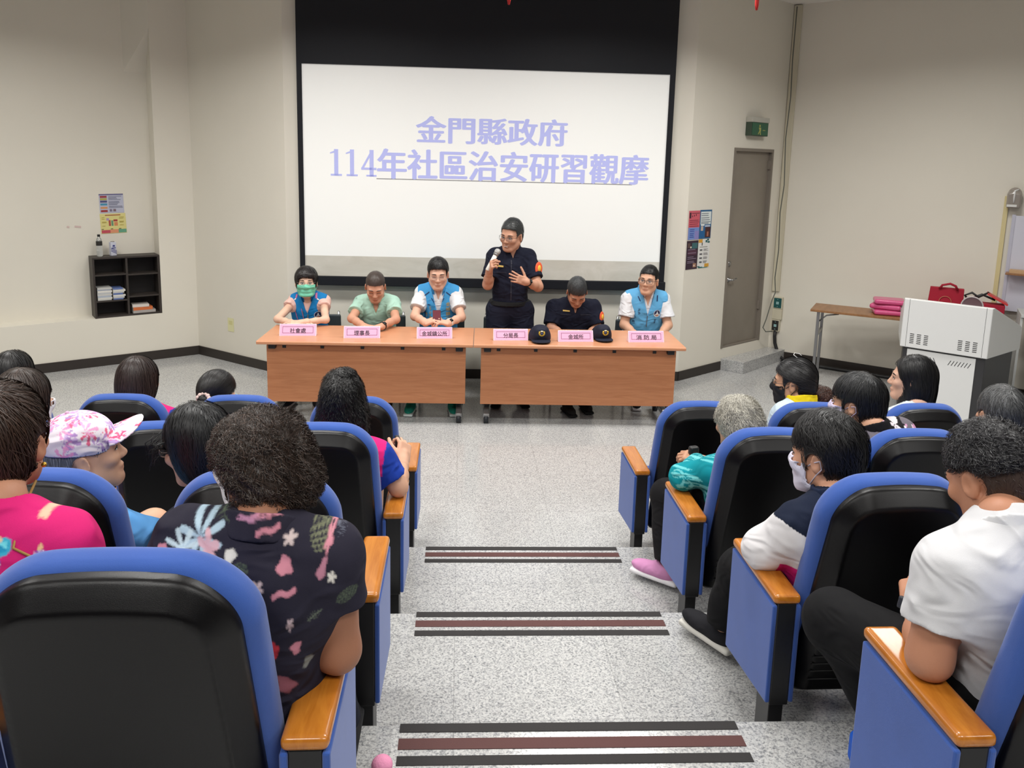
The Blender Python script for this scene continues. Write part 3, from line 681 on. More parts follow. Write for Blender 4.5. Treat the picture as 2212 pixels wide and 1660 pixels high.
# yellow sticker on the left angled wall
a1 = np.array(C1); a2 = np.array(C2); AD = nrm(a2 - a1); AN = np.array([-AD[1], AD[0]])
MA = Matrix(((AD[0], AN[0], 0, a1[0]), (AD[1], AN[1], 0, a1[1]), (0, 0, 1, 0), (0, 0, 0, 1)))
q_ = ray(499, 702); q0 = np.array((0, 0, CAMZ)); n3 = np.array((AN[0], AN[1], 0)); tt = n3 @ (np.array((*a1, 0)) - q0) / (n3 @ q_); q1 = q0 + q_ * tt; sA = float((q1[:2] - a1) @ AD)
paper('wall_sticker', 'pale yellow paper sticker low on the angled wall left of tables', MA, sA - .05, sA + .05, q1[2] - .075, q1[2] + .075, -.001, (226, 222, 176), [(.2, .8, .5, .8, (214, 208, 150))])['category'] = 'sticker'

# ---------------------------------------------------------------- exit sign, emergency lamp, outlets, cables
ex = thing('exit_sign', 'green exit sign box above the steel door', 'sign', tuple(MD @ Vector((1.105, 0, 2.61))), math.atan2(DD[1], DD[0]))
GRN = mat('exit_green', (36, 92, 66), 0.3, 0.5); SGR = mat('exit_housing', (186, 184, 174), 0.5)
MB().box(-.165, .165, -.075, -.001, .0, .2).build('housing', mat('exit_side', (60, 76, 62), .5), ex, bevel=.004)
MB().box(-.17, .17, -.085, -.001, .145, .2).build('top_cover', SGR, ex, bevel=.006)
MB().box(-.155, .155, -.078, -.074, .008, .14).build('face', GRN, ex)
EXM = mat('exit_mark', (178, 176, 96), 0.5)
mk = MB(); mk.ball((-.01, -.079, .108), (.013, .002, .013)); mk.prism([(-.03, .09), (.012, .09), (.012, .05), (-.01, .05)], -.08, -.0785, 'y'); mk.prism([(-.01, .055), (.006, .055), (.016, .012), (.002, .012)], -.08, -.0785, 'y'); mk.prism([(-.012, .06), (-.002, .055), (-.03, .016), (-.042, .02)], -.08, -.0785, 'y')
mk.prism([(.05, .06), (.1, .06), (.1, .066), (.05, .066)], -.08, -.0785, 'y'); mk.build('running_figure', EXM, ex)
el = thing('emergency_lamp', 'grey domed emergency lamp on the right wall at picture edge', 'lamp', tuple(TRK @ Vector((2.318, 0, 1.935))), math.atan2(RD[1], RD[0]))
LGR = mat('lamp_grey', (150, 142, 134), 0.2, 0.5, coat=.5)
s = Sdf([(rbox((0, -.055, .075), (.062, .055, .075), .02), 0), (ell((0, -.055, .14), (.06, .053, .065)), .02)]); sdf_obj('cover', s, .006, LGR, el)
MB().box(-.055, .03, -.112, -.106, .012, .035).build('label_plate', mat('lamp_plate', (222, 222, 218), .4), el)
MB().tube([(.0, -.108, .05), (.0, -.112, .12), (.0, -.1, .17), (.03, -.09, .185)], .008).build('lamp_tube', mat('lamp_tube', (220, 220, 220), .15, .5), el)
cdt = MB(); cdt.box(2.235, 2.275, -.022, -.001, .5, 2.05, M=TRK)
tag(cdt.build('cable_conduit', mat('conduit_yellowed', (214, 200, 150), .55), bevel=.003), 'yellowed vertical conduit below the emergency lamp', 'conduit')
def plate(name, lab, s0, s1, z0, z1, c, ic):
    t = thing(name, lab, 'outlet', tuple(TRK @ Vector(((s0 + s1) / 2, 0, z0))), math.atan2(RD[1], RD[0])); W, H = s1 - s0, z1 - z0
    MB().box(-W / 2, W / 2, -.045, -.001, 0, H).build('box', TRKM, t, bevel=.004)
    if c:
        f_ = MB().box(-W * .4, W * .4, -.05, -.044, H * .08, H * .92).build('faceplate', mat('plate_%d' % c[1], c, .4), t, bevel=.002)
        mm = mat('plate_mark_%d' % ic[0], ic, .4); k = MB()
        for zz in (.5,): k.box(-.016, .016, -.0515, -.0498, H * zz - .016, H * zz + .016)
        for zz in (.2, .8): k.box(-.004, .004, -.0515, -.0498, H * zz - .004, H * zz + .004)
        k.build('socket', mm, f_)
plate('wall_outlet', 'green outlet plate on the corner trunking', .03, .14, .615, .755, (26, 84, 84), (150, 190, 190))
plate('wall_outlet', 'blank beige outlet plate between the green and black ones', .03, .14, .485, .612, None, None)
plate('wall_outlet', 'black outlet plate low in the corner right of door', .03, .125, .34, .482, (40, 38, 36), (150, 146, 140))
WIRE = mat('wire_grey', (98, 100, 92), 0.5)
pts = [atY(1722, 14, 8.84), atY(1712, 130, 8.84), atY(1708, 210, 8.84), atY(1697, 300, 8.83), atY(1694, 400, 8.82), atY(1685, 460, 8.81), atY(1682, 540, 8.8), atY(1674, 600, 8.8), atY(1675, 632, 8.78), atY(1668, 648, 8.76), atY(1655, 690, 8.74), atY(1648, 708, 8.74), atY(1654, 717, 8.73), atY(1668, 716, 8.75)]
tag(MB().tube(pts, .0065, 8).build('hanging_wire', WIRE), 'thin grey wire running down the corner trunking', 'wire')
pts = [TRK @ Vector(p) for p in ((.078, -.03, .345), (.08, -.04, .28), (.09, -.045, .2), (.12, -.05, .12), (.17, -.07, .05), (.24, -.12, .022), (.5, -.13, .021), (1.4, -.1, .021), (2.4, -.1, .021))]
tag(MB().tube(pts, .02, 10).build('power_cable', mat('cable_black', (26, 26, 28), .5)), 'thick black power cable dropping from the outlet to the floor', 'cable')

# ---------------------------------------------------------------- right-hand side table, parcels, bags
TB = wood('table_walnut', (134, 94, 58), (158, 114, 74), 3, (6, 1, 6), .4)
a = atZ(1750.7, 668, .79); b_ = atZ(1950, 689, .79); ang = math.atan2(b_[1] - a[1], b_[0] - a[0])
rt = thing('folding_table', 'narrow brown folding table with grey legs along right wall', 'table', (a[0], a[1], 0), ang)
MB().box(0, 1.55, 0, .45, .765, .79).build('tabletop', TB, rt, bevel=.003)
for x in (.08, 1.47):
    for y in (.04, .41): MB().box(x - .015, x + .015, y - .015, y + .015, 0, .765).build('leg', CHROME, rt, bevel=.003)
    MB().box(x - .012, x + .012, .055, .395, .50, .535).build('crossbar', CHROME, rt)
    MB().tube([(x + .01, .06, .66), (x + .08, .06, .73), (x + .2, .06, .757)], .008).build('brace', CHROME, rt)
MT = Matrix.Translation((a[0], a[1], 0)) @ rotz(ang)
PKM = mat('parcel_pink', (206, 78, 130), .35, .5, coat=.4, bump=.6, bscale=40); PKG = mat('parcel_clear', (150, 120, 130), .15, .5, bump=.8, bscale=60)
z = .79
for i, (x, y, rz, lab) in enumerate([(.80, .2, .2, 'pink plastic wrapped garment at the bottom of pile'), (.78, .21, -.1, 'pink plastic wrapped garment in the middle of pile'), (.80, .22, .15, 'pink plastic wrapped garment on top of pile')]):
    t = thing('wrapped_garment', lab + ' on brown table', 'garment', tuple(MT @ Vector((x, y, z))), ang + rz, 'pink wrapped garments')
    sdf_obj('garment', Sdf([(rbox((-.06, 0, .028), (.15, .12, .026), .022), 0)]), .008, PKM, t)
    sdf_obj('wrapper', Sdf([(rbox((.12, 0, .022), (.09, .11, .02), .018), 0)]), .008, PKG, t); z += .054
tag(MB().box(1.02, 1.22, .08, .32, .79, .793, M=MT).build('paper_sheet', PAGE), 'white paper sheet beside the pink wrapped garments', 'paper')
RED = mat('bag_red', (164, 30, 52), .7, .3, bump=.2, bscale=300); REDD = mat('bag_rim', (196, 130, 96), .5)
bg_ = thing('gift_bag', 'red non-woven bag with gold emblem behind the podium', 'bag', tuple(atY(2040, 660, 7.6) * [1, 1, 0] + [0, 0, .79]), ang)
s = MB(); hw = .165
s.add([(-hw, -.05, 0), (hw, -.05, 0), (hw, .05, 0), (-hw, .05, 0), (-hw + .02, -.035, .31), (hw - .005, -.035, .31), (hw - .005, .035, .31), (-hw + .02, .035, .31)], [(0, 3, 2, 1), (0, 1, 5, 4), (1, 2, 6, 5), (2, 3, 7, 6), (3, 0, 4, 7), (4, 5, 6, 7)])
s.build('body', RED, bg_, bevel=.004)
MB().tube([(-.06, -.04, .30), (-.04, -.06, .34), (.03, -.055, .36), (.08, -.06, .34), (.1, -.05, .3)], .012, 8).build('handle', RED, bg_)
MB().tube([(.0 + .055 * cos(t), -.047, .17 + .055 * sin(t)) for t in np.linspace(0, 2 * pi, 28)[:-1]], .003, 6, closed=True).build('emblem', REDD, bg_)
bx = thing('gift_box', 'open red gift box with black cord beside red bag', 'box', tuple(atY(2132, 655, 7.33) * [1, 1, 0] + [0, 0, .79]), ang)
MB().box(-.15, .15, -.09, .09, 0, .2).build('body', RED, bx, bevel=.004)
MB().box(.0, .2, -.09, .09, .0, .018, M=Matrix.Translation((-.01, 0, .295)) @ Matrix.Rotation(R(28), 4, 'Y')).build('lid', mat('box_lid', (206, 62, 62), .4), bx, bevel=.003)
MB().tube([(-.15, -.05, .2), (-.2, -.06, .27), (-.14, -.05, .3), (-.08, -.04, .26), (.0, -.03, .31), (.06, .0, .24), (-.05, .03, .28), (-.16, .02, .22)], .012, 8).build('cord', CAPK, bx)
# support desk under the bag and box (mostly hidden behind the podium)

# ---------------------------------------------------------------- podium
WHT = mat('podium_white', (226, 227, 226), .4, .4); DKB = mat('podium_dark', (54, 54, 56), .45); SLOT = mat('slot_dark', (30, 30, 32), .6)
PT = thing('podium', 'white multimedia podium with dark base and vent slots', 'podium', (4.078, 6.791, 0), math.atan2(-.676, .735))
w_ = .70
def flared(prof, x0, x1, fl):
    n = len(prof); V = [(x0 - fl * y, y, z) for y, z in prof] + [(x1 + fl * y, y, z) for y, z in prof]
    return MB().add(V, [tuple(range(n))[::-1], tuple(range(n, 2 * n))] + [(i, (i + 1) % n, n + (i + 1) % n, n + i) for i in range(n)])
flared([(0, .672), (0, 1.12), (.04, 1.122), (.64, .90), (.686, .872), (.686, .672)], 0, w_, .245).build('upper_box', WHT, PT, bevel=.006)
for x in (.045, w_ - .045): MB().box(x - .001, x + .001, -.0015, .0, .68, 1.12).build('seam', SLOT, PT)
for x0 in (.075, w_ - .075 - .16):
    for cx in range(3):
        k = MB()
        for r_ in range(6): k.box(x0 + cx * .058, x0 + cx * .058 + .034, -.001, .0005, .715 + r_ * .0165, .7215 + r_ * .0165)
        k.build('vent', SLOT, PT)
flared([(.03, .03), (.03, .672), (.64, .672), (.64, .03)], .03, w_ - .022, .22).build('base_cabinet', DKB, PT, bevel=.004)
dr = MB().box(.06, w_ - .085, .022, .032, .06, .655).build('front_door', WHT, PT, bevel=.003)
k = MB()
for sgn, x0 in ((-1, .2), (1, .40)):
    for i in range(7):
        xx = x0 + i * .026 if sgn > 0 else x0 - i * .026 + .1
        k.add([(xx, .0215, .56), (xx + .006, .0215, .56), (xx + .006 + .022 * sgn, .0215, .605), (xx + .022 * sgn, .0215, .605)], [(0, 1, 2, 3)])
k.build('vent', SLOT, dr)
MB().box(.05, w_ - .04, .05, .48, 0, .03).build('plinth', SLOT, PT)
MB().tube([(w_ - .17 + .085 * cos(t), .06, 1.11 + .085 * sin(t)) for t in np.linspace(0, pi, 14)], .006, 8).build('mirror_rim', mat('rim_grey', (170, 160, 160), .4), PT)
k = MB(); k.add([(w_ - .17 + .08 * cos(t), .06, 1.11 + .08 * sin(t)) for t in np.linspace(0, pi, 14)] + [(w_ - .17 + .08 * cos(t), .066, 1.11 + .08 * sin(t)) for t in np.linspace(0, pi, 14)], [tuple(range(14)), tuple(range(27, 13, -1))] + [(i, i + 14, i + 15, i + 1) for i in range(13)]); k.build('monitor_back', mat('dark_rose', (96, 74, 78), .3), PT)

# ---------------------------------------------------------------- computer desk at the right edge
DSK = mat('desk_grey', (196, 198, 196), .5)
d0 = np.array((5.30, 6.90)); dk = thing('computer_desk', 'pale grey computer desk behind the podium at right edge', 'desk', (d0[0], d0[1], 0), ang)
MB().box(0, 1.0, 0, .42, .93, .96).build('desktop', DSK, dk, bevel=.004)
MB().box(.12, 1.0, .03, .05, .12, .93).build('front_panel', DSK, dk); MB().box(.0, .02, .02, .4, .0, .93).build('side_panel', DSK, dk)
MB().box(.1, 1.0, .06, .4, .0, .12).build('plinth', SLOT, dk)
MD2 = Matrix.Translation((d0[0], d0[1], .96)) @ rotz(ang)
kb = thing('keyboard', 'black keyboard on the pale desk at right edge', 'keyboard', tuple(MD2 @ Vector((.05, .06, 0))), ang)
MB().box(0, .44, 0, .15, 0, .02).build('body', CAPK, kb, bevel=.004)
k = MB(); [k.box(.012 + i * .028, .034 + i * .028, .012 + j * .028, .034 + j * .028, .019, .026) for i in range(15) for j in range(5)]; k.build('keys', mat('keys', (44, 44, 46), .5), kb)
mo = thing('monitor', 'black computer monitor on the desk at right edge', 'monitor', tuple(MD2 @ Vector((.42, .27, 0))), ang)
MB().box(-.2, .2, -.02, .03, .09, .46).build('screen_housing', CAPK, mo, bevel=.01); MB().box(-.03, .03, .0, .03, .01, .12).build('neck', CAPK, mo); MB().box(-.12, .12, -.07, .1, 0, .012).build('base', CAPK, mo, bevel=.004)
pa = thing('partition_board', 'pale lavender board standing against right wall behind the monitor', 'board', tuple(TRK @ Vector((2.32, -.05, 0))), math.atan2(RD[1], RD[0]))
MB().box(0, .9, -.02, .02, .9, 1.86).build('panel', mat('board_lav', (206, 206, 218), .5), pa); MB().box(0, .03, -.025, .025, 0, 1.87).build('post', mat('board_edge', (190, 190, 204), .5), pa)
sh_ = thing('wall_shelf', 'small brown shelf edge above the monitor at right edge', 'shelf', tuple(TRK @ Vector((2.30, -.02, 1.28))), math.atan2(RD[1], RD[0]))
MB().box(0.03, .8, -.2, -.07, 0, .02).build('board', TB, sh_, bevel=.003); MB().box(.06, .8, -.18, -.07, .02, .05).build('box', mat('kraft', (196, 160, 120), .6), sh_)

# ---------------------------------------------------------------- red hanging tassels
TAS = mat('tassel_red', (196, 40, 36), .6)
for (px, py, Y, lab) in [(1099, 10, 6.0, 'tip of red hanging tassel above the screen'), (1634, 22, 6.0, 'red hanging tassel tip at top, left of the corner trunking')]:
    p = atY(px, py, Y); t = thing('hanging_tassel', lab, 'ornament', tuple(p), 0, 'red tassels hanging from the ceiling')
    k = MB()
    for i in range(14):
        a_ = 2 * pi * i / 14; k.tube([(.004 * cos(a_), .004 * sin(a_), .16), (.014 * cos(a_), .014 * sin(a_), .12), (.012 * cos(a_), .012 * sin(a_), .04), (.006 * cos(a_ + i), .006 * sin(a_ + i), .002 * (i % 5))], .003, 5)
    k.build('fringe', TAS, t); MB().ball((0, 0, .17), (.013, .013, .016)).build('knot', TAS, t); MB().tube([(0, 0, .18), (0, 0, CEIL - p[2])], .002, 5).build('cord', TAS, t)
# ---------------------------------------------------------------- people: materials
def skin(rgb): return mat('skin_%d_%d_%d' % rgb, rgb, 0.5, 0.35, attr='Col', bump=0.15, bscale=500)
CLOTH = mat('cloth', (128, 128, 128), 0.85, 0.2, attr='Col', bump=0.3, bscale=900)
KNIT = mat('smooth_cloth', (128, 128, 128), 0.7, 0.25, attr='Col', bump=0.15, bscale=600)
def wrinkles(m, scale=7.0, strength=0.55, dist=0.03):
    nt = m.node_tree; N = nt.nodes; L = nt.links; b = N['Principled BSDF']; old = b.inputs['Normal'].links[0].from_node
    tc = N.new('ShaderNodeTexCoord'); mp = N.new('ShaderNodeMapping'); mp.inputs['Scale'].default_value = (1.0, 1.0, 1.8); mp.inputs['Rotation'].default_value = (.3, .5, .2)
    L.new(tc.outputs['Object'], mp.inputs[0]); n = N.new('ShaderNodeTexNoise'); n.inputs['Scale'].default_value = scale; n.inputs['Detail'].default_value = 2.5; n.inputs['Distortion'].default_value = 1.6
    n.noise_type = 'RIDGED_MULTIFRACTAL' if 'RIDGED_MULTIFRACTAL' in n.bl_rna.properties['noise_type'].enum_items else n.noise_type
    L.new(mp.outputs[0], n.inputs['Vector']); bp = N.new('ShaderNodeBump'); bp.inputs['Strength'].default_value = strength; bp.inputs['Distance'].default_value = dist
    L.new(n.outputs[0], bp.inputs['Height']); L.new(bp.outputs[0], old.inputs['Normal'])
wrinkles(CLOTH); wrinkles(KNIT, 6.0, .35)
HAIRM = mat('hair', (30, 28, 28), 0.42, 0.45, attr='Col')
EYEW = mat('eye_white', (214, 206, 198), 0.3); EYED = mat('eye_dark', (34, 26, 24), 0.25)
LENS = mat('lens', (200, 206, 212), 0.05, 0.5, alpha=0.1)
LOOP = mat('mask_loop', (232, 232, 232), 0.6)
def lc(c): return np.array(lin(c))

# ---------------------------------------------------------------- people: head, hands, body
def frame(fwd, up=(0, 0, 1)):
    """columns: right, forward, up"""
    f = nrm(fwd); r = nrm(np.cross(f, up)); u = np.cross(r, f); return np.stack([r, f, u], 1)
def head_frame(yaw, pitch, roll=0.0):
    """yaw: degrees from +Y towards +X; pitch: + looks up; roll: + tips to the person's right"""
    y, p, r = R(yaw), R(pitch), R(roll)
    M = np.array(Matrix.Rotation(-y, 3, 'Z') @ Matrix.Rotation(p, 3, 'X') @ Matrix.Rotation(r, 3, 'Y')); return M
class Head:
    def __init__(s, c, M, k=1.0, wide=1.0, ear=1.0, jaw=1.0):
        s.c, s.M, s.k, s.wd = np.asarray(c, float), M, k, wide
        P, E, K = s.P, s.E, k
        w_ = wide
        S = Sdf()
        S.add(E((0, -.012, .032), (.0775 * w_, .095, .088)), 0)
        S.add(E((0, .026, -.03), (.064 * w_, .066, .082)), .03 * K)
        S.add(rcone(P((-.05 * w_ * jaw, .002, -.055)), P((-.022 * jaw, .06, -.098)), .021 * K, .02 * K), .03 * K); S.add(rcone(P((.05 * w_ * jaw, .002, -.055)), P((.022 * jaw, .06, -.098)), .021 * K, .02 * K), .03 * K)
        S.add(E((0, .068, -.1), (.024, .02, .018)), .025 * K)
        S.add(rcone(P((-.036, .078, .016)), P((.036, .078, .016)), .013 * K, .013 * K), .02 * K)
        for q in (-1, 1):
            S.add(E((q * .042 * w_, .066, -.024), (.024, .022, .02)), .02 * K)
            S.sub(E((q * .031, .1, -.002), (.018, .014, .0105)), .014 * K)
        S.add(rcone(P((0, .086, .004)), P((0, .103, -.03)), .009 * K, .0125 * K), .012 * K)
        for q in (-1, 1): S.add(E((q * .011, .096, -.035), (.0085, .01, .008)), .006 * K)
        S.add(E((0, .083, -.064), (.024, .014, .008)), .008 * K); S.add(E((0, .081, -.075), (.02, .0135, .008)), .008 * K)
        S.sub(rcone(P((-.02, .098, -.0695)), P((.02, .098, -.0695)), .002 * K, .002 * K), .004 * K)
        for q in (-1, 1):
            Me = M @ np.array(Matrix.Rotation(R(-q * 28), 3, 'Z'))
            S.add(ell(P((q * .081 * w_, -.008, -.008)), np.array((.008, .019, .032)) * K * ear, Me), .008 * K)
            S.sub(ell(P((q * .0905 * w_, -.004, -.004)), np.array((.006, .0095, .017)) * K * ear, Me), .006 * K)
        s.sdf = S
    def P(s, p): return s.c + s.M @ (np.asarray(p, float) * s.k)
    def L(s, p): return ((p - s.c) @ s.M) / s.k
    def E(s, c, r): return ell(s.P(c), np.asarray(r) * s.k, s.M)
    def neck_root(s): return s.P((0, -.03, -.07))
def hand_prims(S, wrist, d, n, k=1.0, curl=(25, 30, 30, 35), spread=6, thumb=(35, 25), side=1, thumb_curl=20):
    """wrist point, d: direction to the fingers, n: back-of-hand normal, side=+1: thumb lies on cross(d, n)*side"""
    d = nrm(d); n = nrm(np.asarray(n, float) - d * np.dot(n, d)); t = np.cross(d, n) * side
    M = np.stack([t, d, n], 1); W = np.asarray(wrist, float)
    P = lambda x, y, z: W + M @ (np.array((x, y, z)) * k)
    S.add(rbox(P(0, .045, 0), np.array((.039, .048, .0135)) * k, .013 * k, M), .008)
    S.add(rcone(P(0, -.01, 0), P(0, .03, 0), .026 * k, .024 * k), .012)
    L_ = [.072, .08, .074, .058]
    for i in range(4):
        x = .029 - i * .0195; a = R(spread * (1.5 - i)); base = P(x, .088 - .006 * abs(i - 1.2), 0); p = base; c = 0.0
        for j, f in enumerate((.45, .32, .25)):
            c += R(curl[i]) * (1.0 if j else .7)
            v = M @ np.array((sin(a) * cos(c), cos(a) * cos(c), -sin(c))); q = p + v * L_[i] * f * k
            r0 = (.0092, .0084, .0078)[j] * k; S.add(rcone(p, q, r0, r0 * .92), .003); p = q
    b = P(.03, .022, -.004); a = R(thumb[0]); c = R(thumb[1]); p = b
    for j, l in enumerate((.04, .034, .026)):
        aa = a - R(thumb_curl) * j * .8; v = M @ np.array((sin(aa) * cos(c), cos(aa) * cos(c), -sin(c))); q = p + v * l * k
        r0 = (.0125, .0105, .0095)[j] * k; S.add(rcone(p, q, r0, r0 * .9), .006 if j == 0 else .003); p = q
SKN = {}
class Person:
    """joints in world metres; builds body, garments, hair as parts of one Empty"""
    def __init__(s, label, head, root, sk=(214, 168, 140), name='person'):
        s.h = head; s.root = np.asarray(root, float); s.sk = sk
        s.t = thing(name, label, 'person', tuple(s.root)); s.J = {}
        s.skm = skin((200, 150, 120)); s.col = lc(sk)
    def obj(s, name, S, h, m, col=None, parent=None, bb=None):
        if col is not None and not callable(col): col = np.asarray(col)
        return sdf_obj(name, S, h, m, parent or s.t, col, s.root, bb)
    def pose(s, neck, pelvis, sh_w, arms, legs=None, k=1.0, fatness=1.0, sh_drop=.066, sh_fwd=0.0, sh_dir=None):
        """neck: base of the neck; pelvis centre; arms {'L':(elbow,wrist)}; legs {'L':(hip,knee,ankle,toe_dir)}; L/R = the person's own sides by x of sh_dir"""
        J = s.J; J['k'] = k; J['neck'] = np.asarray(neck, float); J['pel'] = np.asarray(pelvis, float); J['fat'] = fatness
        up = nrm(J['neck'] - J['pel']); r = nrm(sh_dir if sh_dir is not None else (1, 0, 0)); r = nrm(r - up * (r @ up)); f = np.cross(up, r)
        J['up'], J['r'], J['f'] = up, r, f; J['M'] = np.stack([r, f, up], 1)
        J['sh'] = {q: J['neck'] + r * (sg * (sh_w / 2 - .058 * k)) - up * sh_drop * k + f * sh_fwd for q, sg in (('L', -1), ('R', 1))}
        J['arm'] = {q: (np.asarray(a[0], float), np.asarray(a[1], float)) for q, a in arms.items()}; J['legs'] = legs or {}; J['shw'] = sh_w
    def torso(s, t=0.0):
        J = s.J; k, M, fz = J['k'], J['M'], J['fat']; n, pl, up, f = J['neck'], J['pel'], J['up'], J['f']; L = np.linalg.norm(n - pl)
        wd = J['shw'] / 2; out = []
        out.append((fat(ell(n - up * .36 * L + f * .0, np.array((wd * .80, .118 * k * (fz * .5 + .5), L * .36)), M), t), .05))
        out.append((fat(ell(n - up * .70 * L + f * .012, np.array((wd * .70 * fz, .118 * k * fz, L * .32)), M), t), .06))
        out.append((fat(ell(pl, np.array((wd * .76 * fz, .125 * k * fz, .13 * k)), M), t), .06))
        for q in 'LR':
            sh = J['sh'][q]; out.append((fat(rcone(n - up * .025, sh, .05 * k, .05 * k), t), .045))
            out.append((fat(ell(n * .35 + sh * .65 - up * .1 * k - f * .03, np.array((.08, .055, .11)) * k, M), t), .05))
        return out
    def upper_arm(s, q, t=0.0, a=0.0, b=1.0, ra=None, rb=None):
        J = s.J; k = J['k']; S0, E = J['sh'][q], J['arm'][q][0]; ra, rb = ra or .05 * k, rb or .04 * k
        return fat(rcone(S0 + (E - S0) * a, S0 + (E - S0) * b, ra + (rb - ra) * a, ra + (rb - ra) * b), t)
    def body(s, h=.009, hh=.005, hand=None, legs=True, face=None, arm_r=1.0, neck_r=1.0):
        J = s.J; k = J['k']; S = Sdf()
        for f, kk in s.torso(-.004): S.add(f, kk)
        nr = s.h.neck_root(); S.add(rcone(nr, J['neck'] - J['up'] * .03, .054 * k * neck_r, .062 * k * neck_r), .03)
        S.add(rcone(nr, s.h.P((0, .0, 0)), .05 * k * neck_r, .06 * k), .0)
        H = Sdf(list(s.h.sdf.L and [])); H.L = [('+', rcone(nr, J['neck'], .054 * k * neck_r, .062 * k * neck_r), 0)] + [(o, f, (.02 if i == 0 else kk)) for i, (o, f, kk) in enumerate(s.h.sdf.L)]
        HS = []
        for q, (E, W) in J['arm'].items():
            S.add(s.upper_arm(q, 0, 0, 1, .05 * k * arm_r, .04 * k * arm_r), .03)
            S.add(rcone(E, E * .6 + W * .4, .036 * k * arm_r, .036 * k * arm_r), .03); S.add(rcone(E * .6 + W * .4, W, .036 * k * arm_r, .025 * k), .02)
            if hand and q in hand:
                g = Sdf(); hd = dict(hand[q]); hand_prims(g, W, hd.pop('d'), hd.pop('n'), **{**dict(k=k), **hd})
                g.add(rcone(W + (E - W) * .25, W, .034 * k, .027 * k), .015); HS.append(g)
        if legs:
            for q, lg in J['legs'].items():
                hp, kn, an = [np.asarray(v, float) for v in lg[:3]]
                S.add(rcone(hp, kn, .085 * k * J['fat'], .056 * k), .04); S.add(rcone(kn, an, .054 * k, .034 * k), .03)
        parts = [S.mesh(h), H.mesh(hh)] + [g.mesh(.0035) for g in HS]
        V = np.concatenate([p[0] for p in parts]); o = 0; Q = []
        for p in parts: Q.append(p[1] + o); o += len(p[0])
        Q = np.concatenate(Q); q = s.h.L(V); C = np.tile(s.col, (len(V), 1))
        g = np.exp(-((q[:, 0] / .022) ** 2 + ((q[:, 1] - .088) / .02) ** 2 + ((q[:, 2] + .0695) / .0085) ** 2))[:, None]      # lips
        C = C * (1 - .55 * g) + lc((150, 76, 70)) * .55 * g
        C *= (1 + .04 * vnoise(V, 45, 3))[:, None]
        ob = link('body', npmesh(V - s.root, Q, 'body', C), s.skm, s.t); s.bodyS = S; s.headS = H
        s.bob = ob; return ob
    def garment(s, name, t, h, col, sleeves=None, hem=None, neck=.006, vneck=None, m=None, folds=.003, upto=None, seed=1, cutarm=None, bb=None, arm_t=None, armhole=None, sl_r=(.055, .05)):
        """shirt / vest: torso grown by t, sleeves {q:(end 0..1 of upper arm, or (1, x) to go x along the forearm)}"""
        J = s.J; k = J['k']; S = Sdf()
        for f, kk in s.torso(t): S.add(f, kk)
        up = J['up']; at_ = t if arm_t is None else arm_t
        for q, e in (sleeves or {}).items():
            S0 = J['sh'][q]; E, W = J['arm'][q]; ra, rb = sl_r[0] * k, sl_r[1] * k
            if isinstance(e, tuple):
                S.add(fat(rcone(S0, E, ra, rb), at_ * .6), .035); P1 = E + (W - E) * e[1]; S.add(cutp(fat(rcone(E, P1 + (P1 - E) * .08, rb, rb * .86), at_ * .6), P1, W - E), .03)
            else:
                P1 = S0 + (E - S0) * e; rend = ra + (rb - ra) * e
                S.add(cutp(fat(rcone(S0, P1 + nrm(E - S0) * .05, ra, rend), at_ * .8), P1, E - S0), .035)
        nr = s.h.neck_root()
        if neck is not None: S.sub(rcone(nr + J['up'] * .1, J['neck'] - up * .06, (.054 + neck) * k, (.062 + neck) * k), .006)
        if vneck:                     # (width, depth) wedge opening at the front
            wv, dv = vneck; f, r = J['f'], J['r']
            def post(p, d):
                q = p - (J['neck'] + f * .0); x = np.abs(q @ r); z = q @ up; y = q @ f
                g = x - wv * np.clip((z + dv) / dv, 0, 1.3); return np.where((z > -dv - .02) & (y > .0), np.maximum(d, -g), d)
            S.post.append(post)
        if hem is not None: S.post.append(lambda p, d: np.maximum(d, (J['pel'] + up * hem - p) @ up))
        if folds: S.post.insert(0, lambda p, d: d + folds * vnoise(p * np.array((1, 1, .55)), 34, seed) + folds * .6 * vnoise(p, 70, seed + 5))
        if armhole: S.post.append(lambda p, d: smax(d, np.abs((p - J['neck']) @ J['r']) - armhole, .004))
        if cutarm:
            for q, r_ in cutarm.items(): S.sub(rcone(J['sh'][q] + J['r'] * (.02 if q == 'R' else -.02) * 0, J['arm'][q][0], r_, r_ * .9), .004)
        ob = s.obj(name, S, h, m or CLOTH, col, bb=bb); ob['_'] = 0; del ob['_']; s.shirtS = S; return ob
    def collar(s, col, h=.005, t=.012, rise=.035, low=-.012, gap=0.0, th=.005, name='collar', m=None, flap=0.0, k2=1.0, lean=.25, gslope=5.0):
        """standing collar band round the neck; gap = half-opening at the front"""
        J = s.J; k = J['k']; nr = s.h.neck_root(); up = nrm(J['up'] * (1 - lean) + nrm(nr - J['neck']) * lean); n0 = J['neck']; f = J['f']; r = J['r']
        ax0, ax1 = n0 - up * .05, n0 + up * .09
        cone = rcone(ax0, ax1, (.062 + t + flap) * k * k2, (.056 + t * .7) * k * k2)
        def d(p):
            q = p - n0; z = q @ up; y = q @ f; x = np.abs(q @ r)
            sh = np.abs(cone(p)) - th; zz = np.maximum(z - rise * k - np.clip(-y, 0, .05) * .35, low * k - z - np.clip(y, 0, .07) * .25)
            g = np.maximum(sh, zz)
            if gap: g = np.where(y > 0, np.maximum(g, gap * (1 + np.clip(z - low * k, -.05, .08) * gslope) - x), g)
            return g
        d.bb = (cone.bb[0] - th, cone.bb[1] + th)
        return s.obj(name, Sdf([(d, 0)]), h, m or CLOTH, col)
